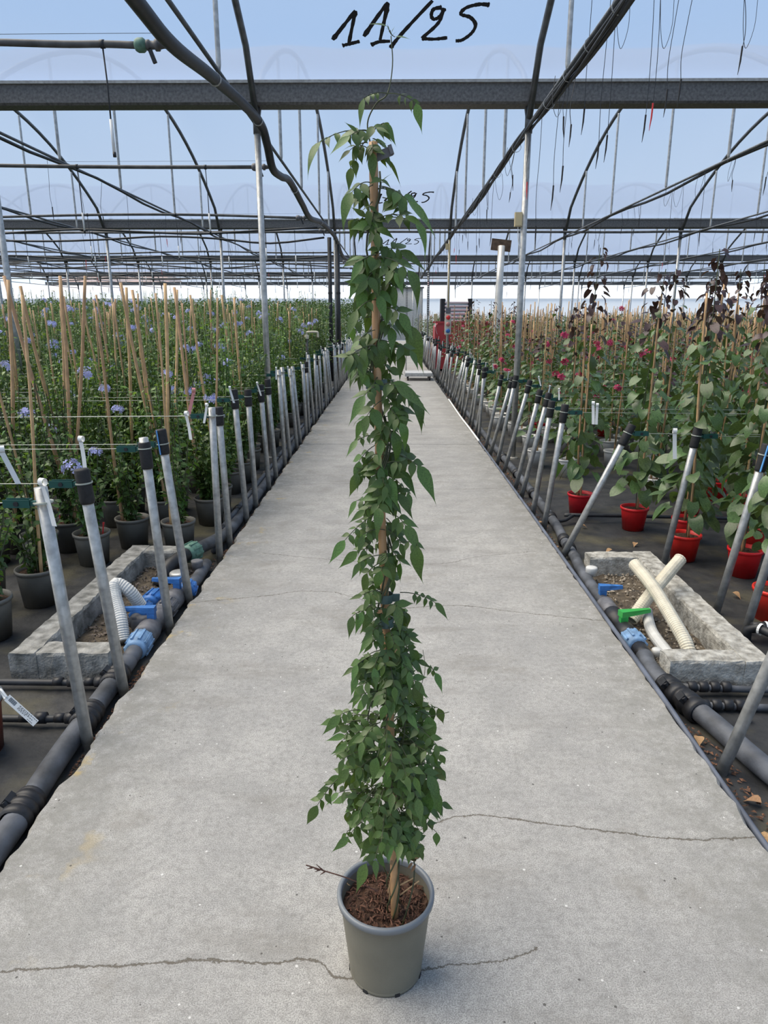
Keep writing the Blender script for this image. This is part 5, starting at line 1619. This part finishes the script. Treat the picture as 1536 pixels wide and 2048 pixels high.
# bundle of feed tubes along the tie over the heart-leaf bed
bu = tag(empty('tube_bundle', (1.3, 5, 3.1)), 'twisted bundle of black feed tubes tied along the roof tie by the round date strokes', 'tubes')
off = Vector((1.3, 5, 3.1))
for k in range(4):
    P = []
    Y = 0.5
    while Y < 34:
        a = Y * 1.1 + k * PI / 2
        wob = 0.03 * math.sin(Y * .9)
        P.append(Vector((1.3 + 0.024 * math.cos(a), Y, 3.12 + wob + 0.024 * math.sin(a))) - off)
        Y += 0.22 if Y < 12 else .5
    MB().tube(P, 0.017 if k < 2 else 0.011, 7).build('feed_tube', M_hose, bu, True)
for Yw in (4.7, 5.3, 5.9, 6.6, 8.2, 9.6, 11.2):
    MB().lathe([(.045, -.004), (.049, -.004), (.049, .004), (.045, .004)], 12, Vector((1.3, Yw, 3.12)) - off, rot_to((0, 1, 0))).build('tie_wire', M_galv, bu)

# more tubes along the other ties, and cross pipes at the gutters
for X in HX:
    if abs(X) < 2 or abs(X) > 15: continue
    P = [Vector((X + 0.02, 2 + .9 * k, 3.135 + 0.03 * math.sin(k * 1.3 + X))) for k in range(36)]
    o = MB().tube(P, 0.018, 6).build('feed_tube', M_hose, None, True)
    tag(o, 'black feed tube running lengthwise under a roof tie', 'tube', 'feed tubes under the roof ties')
for Yg, z, x0, x1 in ((16.9, 3.222, -XW, XW), (26.5, 3.222, -XW, XW), (36.2, 3.222, -XW, XW)):
    rr = random.Random(int(Yg))
    P = [Vector((x0 + (x1 - x0) * k / 34, Yg, z + 0.012 * abs(math.sin(k * 1.2)) + rr.uniform(0, .01))) for k in range(35)]
    o = MB().tube(spline(P, 3), 0.026, 8).build('cross_pipe', M_lat, None, True)
    tag(o, 'grey water pipe strung across the hall just before a gutter', 'pipe', 'cross pipes before the gutters')
rr = random.Random(12)
for hi, Yg in enumerate((14.2, 15.6, 20.4, 23.6, 28.2, 31)):
    P = [Vector((-1.4 - 18 * k / 16, Yg, 2.965 + 0.06 * math.sin(k * 1.6 + Yg) + rr.uniform(-.03, .03))) for k in range(17)]
    o = MB().tube(spline(P, 3), 0.02, 6).build('sagging_hose', M_hose, None, True)
    tag(o, ('first', 'second', 'third', 'fourth', 'fifth', 'sixth')[hi] + ' thin black hose sagging across the shrub bed, counted from the thick hose valve', 'hose', 'sagging overhead hoses')

# drip lines hanging from the ties
def drip_mesh(L_, bend, seed, loop, red=False):
    rr = random.Random(seed)
    P = [(0, 0, 0), (bend * .6, 0, -L_ * .35), (bend, 0.01, -L_ * .7), (bend * .7, 0, -L_)]
    tb = MB().tube(spline(P, 6), 0.0026, 4)
    if loop: tb.tube(spline([(0.0, 0, 0), (.03, .02, -.22), (.07, .03, -.34), (.11, .02, -.2), (.10, 0, 0)], 6), 0.0022, 4)
    e_ = P[-1]
    tip = MB().tube([(e_[0], e_[1], e_[2] + .02), (e_[0] - .003, e_[1], e_[2] - .08), (e_[0] - .012, e_[1], e_[2] - .17)], [0.0065, 0.006, 0.0015], 6)
    return tb.mesh('tube', M_hose), tip.mesh('spike', M_red if red else M_rub)
DRIP = [drip_mesh(l, b, k, k % 3 == 0) for k, (l, b) in enumerate(((.35, .03), (.5, -.04), (.65, .05), (.8, -.02), (.45, .06), (.95, .02)))]
DRED = drip_mesh(.6, .03, 9, False, True)
G_D = 'drip lines hanging from the roof ties'
def drip(p, pair, rz, label='black drip line with a pointed spike hanging from a roof tie', grp=G_D, sz=1.0):
    r_ = tag(empty('drip_line', p, rz), label, 'drip line', grp)
    link('tube', pair[0], r_, scale=(1, 1, sz)); link('spike', pair[1], r_, scale=(1, 1, sz))
# the near ones over the first bay, hung from a supply tube
sup = MB().tube(spline([(1.2, 6.0, 3.70), (2.2, 6.0, 3.66), (3.2, 6.0, 3.69), (4.2, 6.0, 3.66), (5.4, 6.0, 3.7)], 5), 0.016, 8).build('supply_tube', M_hose, None, True)
tag(sup, 'black supply tube crossing under the roof film above the hanging spikes', 'tube')
near = [(1197, 338, 0), (1208, 325, 0), (1166, 270, 0), (1283, 285, 0), (1297, 262, 1), (1336, 235, 0), (1364, 215, 0), (1470, 150, 0), (1129, 385, 0), (1092, 410, 0)]
rr = random.Random(3)
for k, (px, py, red) in enumerate(near):
    Yd = 6.0
    q = at(px, py, Yd)
    ztop = 3.67 if px > 1150 else 3.12
    Ld = ztop - q.z - 0.17
    if px <= 1150: q.x = 1.325
    tb, tp2 = drip_mesh(Ld, rr.uniform(-.04, .06), k + 40, k % 3 == 1, bool(red))
    drip(Vector((q.x, Yd + (0.0 if px > 1150 else .3 * (k - 8)), ztop)), (tb, tp2), 0, 'red-tipped drip line hanging among black ones from the supply tube' if red else 'black drip line with a pointed spike hanging from the supply tube', None if red else 'drip lines on the supply tube')
rr = random.Random(17)
cnt = 0
for X in HX:
    if X > 1 and X < 12: dens = 34 if X < 5 else 26
    elif X < -3 and X > -12: dens = 20
    else: continue
    for k in range(dens):
        Y = 5.2 + 24 * (k + rr.random()) / dens
        if abs(X) > .62 * Y + .5 or cnt > 275: continue
        for yb in (8.06, 11.57, 14.2, 15.1, 15.6, 18.6, 20.4, 22.2, 23.6, 25.8, 28.2):
            if X < 0 and abs(Y - yb) < .16: Y = yb + .17
        pr2 = DRED if rr.random() < .1 else rr.choice(DRIP)
        drip(Vector((X + rr.uniform(-.03, .03), Y, 3.14)), pr2, rr.uniform(0, 6.3), sz=rr.uniform(.55, 1.0),
             label='black drip line with a pointed spike hanging from a roof tie' if pr2 is not DRED else 'drip line with a red spike hanging from a roof tie')
        cnt += 1

# ================================================================== THINGS DOWN THE PATH
# control box fixed to the front of a column, with its conduit
cb = tag(empty('control_box', (1.3, 17.086, 1.02)), 'cream push-button box with red and blue buttons fixed to a column beside the path', 'control box')
bx = MB().box((0, 0, .23), (0.145, 0.09, 0.46)).build('box', mat('cream_box', (0.62, 0.58, 0.48), 0.5), cb)
for z, m in ((.38, M_red), (.23, mat('faded_red', (0.5, 0.2, 0.18), 0.5)), (.08, M_blue)):
    MB().lathe([(0.05, 0), (0.05, 0.016), (0.042, 0.04), (0.016, 0.045)], 14, (0, -.045, z), rot_to((0, -1, 0)), cap1=True).build('push_button', m, bx, True)
MB().box((0, 0, .53), (0.11, 0.08, 0.13)).build('switch_cover', M_grey, cb)
MB().tube([(0, .025, .58), (0, .025, 2.07)], 0.016, 8).build('conduit', M_beige, cb, True)
# beige junction boxes on columns
for (x, y, z, s) in ((1.24, 7.515, 2.33, 1.0), (1.245, 17.14, 2.95, 1.0), (1.215, 20.5, 1.4, 1.5)):
    r_ = tag(empty('junction_box', (x, y, z)), {1.24: 'beige junction box fixed to the column nearest the pot', 1.245: 'small beige junction box near the top of a farther column', 1.215: 'tall beige electric box beside the far end of the path'}[x], 'electric box')
    MB().box((0, 0, 0), (0.07 * s, 0.05, 0.13 * s)).build('case', M_beige, r_)
    MB().box((0, -.028, 0), (0.06 * s, 0.006, 0.115 * s)).build('lid', M_beige, r_)
    if s > 1: MB().tube([(0, .04, GZ - z), (0, .04, .12)], .018, 8).build('post', M_galv, r_, True)
    MB().tube(spline([(0, 0, -.06 * s), (0.01, 0, -.2 * s), (0.05, 0, -.3 * s)], 4), 0.004, 5).build('cable', M_white, r_)
# platform trolley
tr = tag(empty('platform_trolley', (0.62, 16.9, 0)), 'low white platform trolley with a handle standing on the path', 'trolley')
for k in range(4):
    MB().box((0, -.30 + .2 * k, .16), (0.62, .18, .03)).build('deck_board', M_duct, tr)
MB().box((0, -.41, .125), (.64, .03, .05)).box((0, .41, .125), (.64, .03, .05)).box((-.3, 0, .125), (.03, .82, .05)).box((.3, 0, .125), (.03, .82, .05)).build('frame', M_galv, tr)
for sx in (-.25, .25):
    for sy in (-.34, .34):
        w = MB().lathe([(0.02, -.014), (0.055, -.014), (0.055, .014), (0.02, .014)], 14, (sx, sy, .055), rot_to((1, 0, 0)), True, True).build('wheel', M_rub, tr, True)
        MB().box((sx, sy, .095), (.05, .03, .04)).build('caster_fork', M_galv, tr)
MB().tube([(-.28, .41, .14), (-.28, .43, .95), (.28, .43, .95), (.28, .41, .14)], .014, 8).build('handle', M_galv, tr, True)
# red machine with a black louvred rack on top
rm = tag(empty('red_bin', (2.35, 21.0, GZ)), 'large red enamelled container with white lettering standing among the canes', 'container')
n = 20
pf = [(-1.15, 0.0), (-1.15, 1.15), (-1.05, 1.28), (1.05, 1.28), (1.15, 1.15), (1.15, 0.0)]
vs = [(x + .0, -.5, z + .05) for x, z in pf] + [(x, .5, z + .05) for x, z in pf]
MB().add(vs, [(5, 4, 3, 2, 1, 0), (6, 7, 8, 9, 10, 11)] + [(i, (i + 1) % 6, (i + 1) % 6 + 6, i + 6) for i in range(6)]).build('shell', M_machine, rm)
MB().box((0, -.5, 1.33), (2.3, .05, .05)).box((0, .5, 1.33), (2.3, .05, .05)).build('top_rail', M_machine, rm)
for sx in (-.9, .9):
    MB().lathe([(0.02, -.03), (0.09, -.03), (0.09, .03), (0.02, .03)], 14, (sx, -.3, .03), rot_to((1, 0, 0)), True, True).build('wheel', M_rub, rm, True)
def glyphs(text, h):
    seg = {'A': [[(0, 0), (.3, 1), (.6, 0)], [(.12, .35), (.48, .35)]], 'N': [[(0, 0), (0, 1), (.55, 0), (.55, 1)]], 'I': [[(.1, 0), (.1, 1)]], 'O': [[(0, .2), (0, .8), (.3, 1), (.6, .8), (.6, .2), (.3, 0), (0, .2)]], 'X': [[(0, 0), (.55, 1)], [(0, 1), (.55, 0)]], 'M': [[(0, 0), (0, 1), (.3, .4), (.6, 1), (.6, 0)]], 'L': [[(0, 1), (0, 0), (.5, 0)]]}
    mb = MB(); x = 0
    for ch in text:
        for st in seg.get(ch, []):
            mb.tube([(x + a * h, 0, b * h) for a, b in st], h * .07, 5)
        x += h * (.8 if ch != 'I' else .4)
    return mb
glyphs('A INOX IO', .17).build('lettering', M_white, rm, loc=(-.62, -.515, .86))
rk = tag(empty('louvre_rack', (1.82, 21.1, 1.33 + GZ)), 'black rack of pale horizontal slats standing on the red container', 'louvre rack')
for sx in (-.38, .38):
    MB().box((sx, 0, .32), (.12, .5, .64)).build('side_frame', M_black, rk)
for k in range(6):
    MB().box((0, -.16, .085 + .10 * k), (.66, .22, .05), Matrix.Rotation(.5, 3, 'X')).build('slat', M_slat, rk)
MB().box((0, .2, .32), (.7, .04, .62)).build('back_panel', M_black, rk)
# silver flue with brown board
fp = tag(empty('flue_pipe', (1.93, 13.6, GZ)), 'leaning silver flue pipe topped by a brown board among the climbers', 'flue pipe')
p1 = at(1003, 492, 13.9) - Vector((1.93, 13.6, GZ))
MB().tube([(0, 0, 0), p1 * .45, p1 * .46, p1 * .75, p1 * .76, p1], [.065, .065, .07, .07, .065, .065], 14).build('flue', mat('silver_flue', (0.62, 0.60, 0.55), .35, .4, var=.1, scale=8), fp, True)
MB().box(p1 + Vector((0, .06, .02)), (.36, .05, .20), Matrix.Rotation(.1, 3, 'Y')).box(p1 + Vector((0, .04, -.03)), (.1, .06, .12)).build('board', M_brown, fp)
# standpipe with a cream tap
sp_ = tag(empty('standpipe', (-1.285, 11.0, GZ)), 'grey standpipe with a cream elbow tap beside the path', 'tap')
MB().tube([(0, 0, 0), (0, 0, 1.18)], .022, 10).build('pipe', M_lat, sp_, True)
MB().lathe([(.03, 0), (.032, .05), (.024, .06)], 12, (0, 0, 1.15)).build('collar', M_cream, sp_, True)
MB().tube(spline([(0, 0, 1.18), (0, 0, 1.24), (.05, 0, 1.25), (.15, 0, 1.25), (.17, 0, 1.23), (.17, 0, 1.17)], 4), .016, 8).build('spout', M_cream, sp_, True)
# black down pipes at the second gutter
for (x, lab) in ((-1.235, 'black rainwater down pipe beside the second column from the pot'), (-1.42, 'black insulated pipe standing close behind the second column')):
    o = empty('down_pipe', (x, 17.05, GZ)); tag(o, lab, 'pipe')
    MB().tube([(0, 0, 0), (0, 0, 3.05 if x > -1.3 else 3.2)], .045, 10).build('pipe', M_hose, o, True)
    for z in (.9, 2.0): MB().lathe([(.046, -.02), (.052, -.02), (.052, .02), (.046, .02)], 10, (0, 0, z)).build('pipe_clip', M_fit, o)
# perforated straps hanging by the far end
for (x, y) in ((0.72, 36.42), (1.3, 26.79)):
    root = tag(empty('perforated_strap', (x, y - .12, 3.40)), 'perforated steel strap hanging from the far roof frame near the path', 'strap', 'perforated straps')
    sm = MB()
    for k in range(26):
        sm.box((-.035, 0, -.04 - .075 * k), (.015, .006, .075)).box((.035, 0, -.04 - .075 * k), (.015, .006, .075)).box((0, 0, -.075 * k), (.07, .006, .03))
    sm.build('strap', M_gutter, root)
# white door panel and dark post at the end of the path
dr = tag(empty('door_1', (0.2, 46.6, 0)), 'pale sliding door closing the end of the path', 'door', kind='structure')
MB().box((0, 0, 1.6), (3.4, .05, 3.2)).build('panel', M_duct, dr)
for x in (-1.7, 0, 1.7): MB().box((x, -.04, 1.6), (.06, .05, 3.2)).build('stile', M_galv, dr)
MB().box((0, -.05, 3.2), (3.6, .08, .1)).build('track', M_gutter, dr)
# house with tiled roof outside, beyond the end wall
hs = tag(empty('house', (-21, 58, GZ)), 'house with a brown tiled roof outside beyond the end wall', 'house')
MB().box((0, 0, 1.7), (9, 6, 3.4)).build('wall', M_house, hs)
rf = MB().add([(-5, -3.6, 3.3), (5, -3.6, 3.3), (5, 3.6, 3.3), (-5, 3.6, 3.3), (-3, 0, 5.2), (3.2, 0, 5.2)], [(0, 1, 5, 4), (1, 2, 5), (2, 3, 4, 5), (3, 0, 4), (3, 2, 1, 0)]).build('roof', M_roof, hs)
for k in range(3): MB().box((-2.6 + 2.6 * k, -3.02, 1.7), (1.0, .06, 1.2)).build('window', M_black, hs)
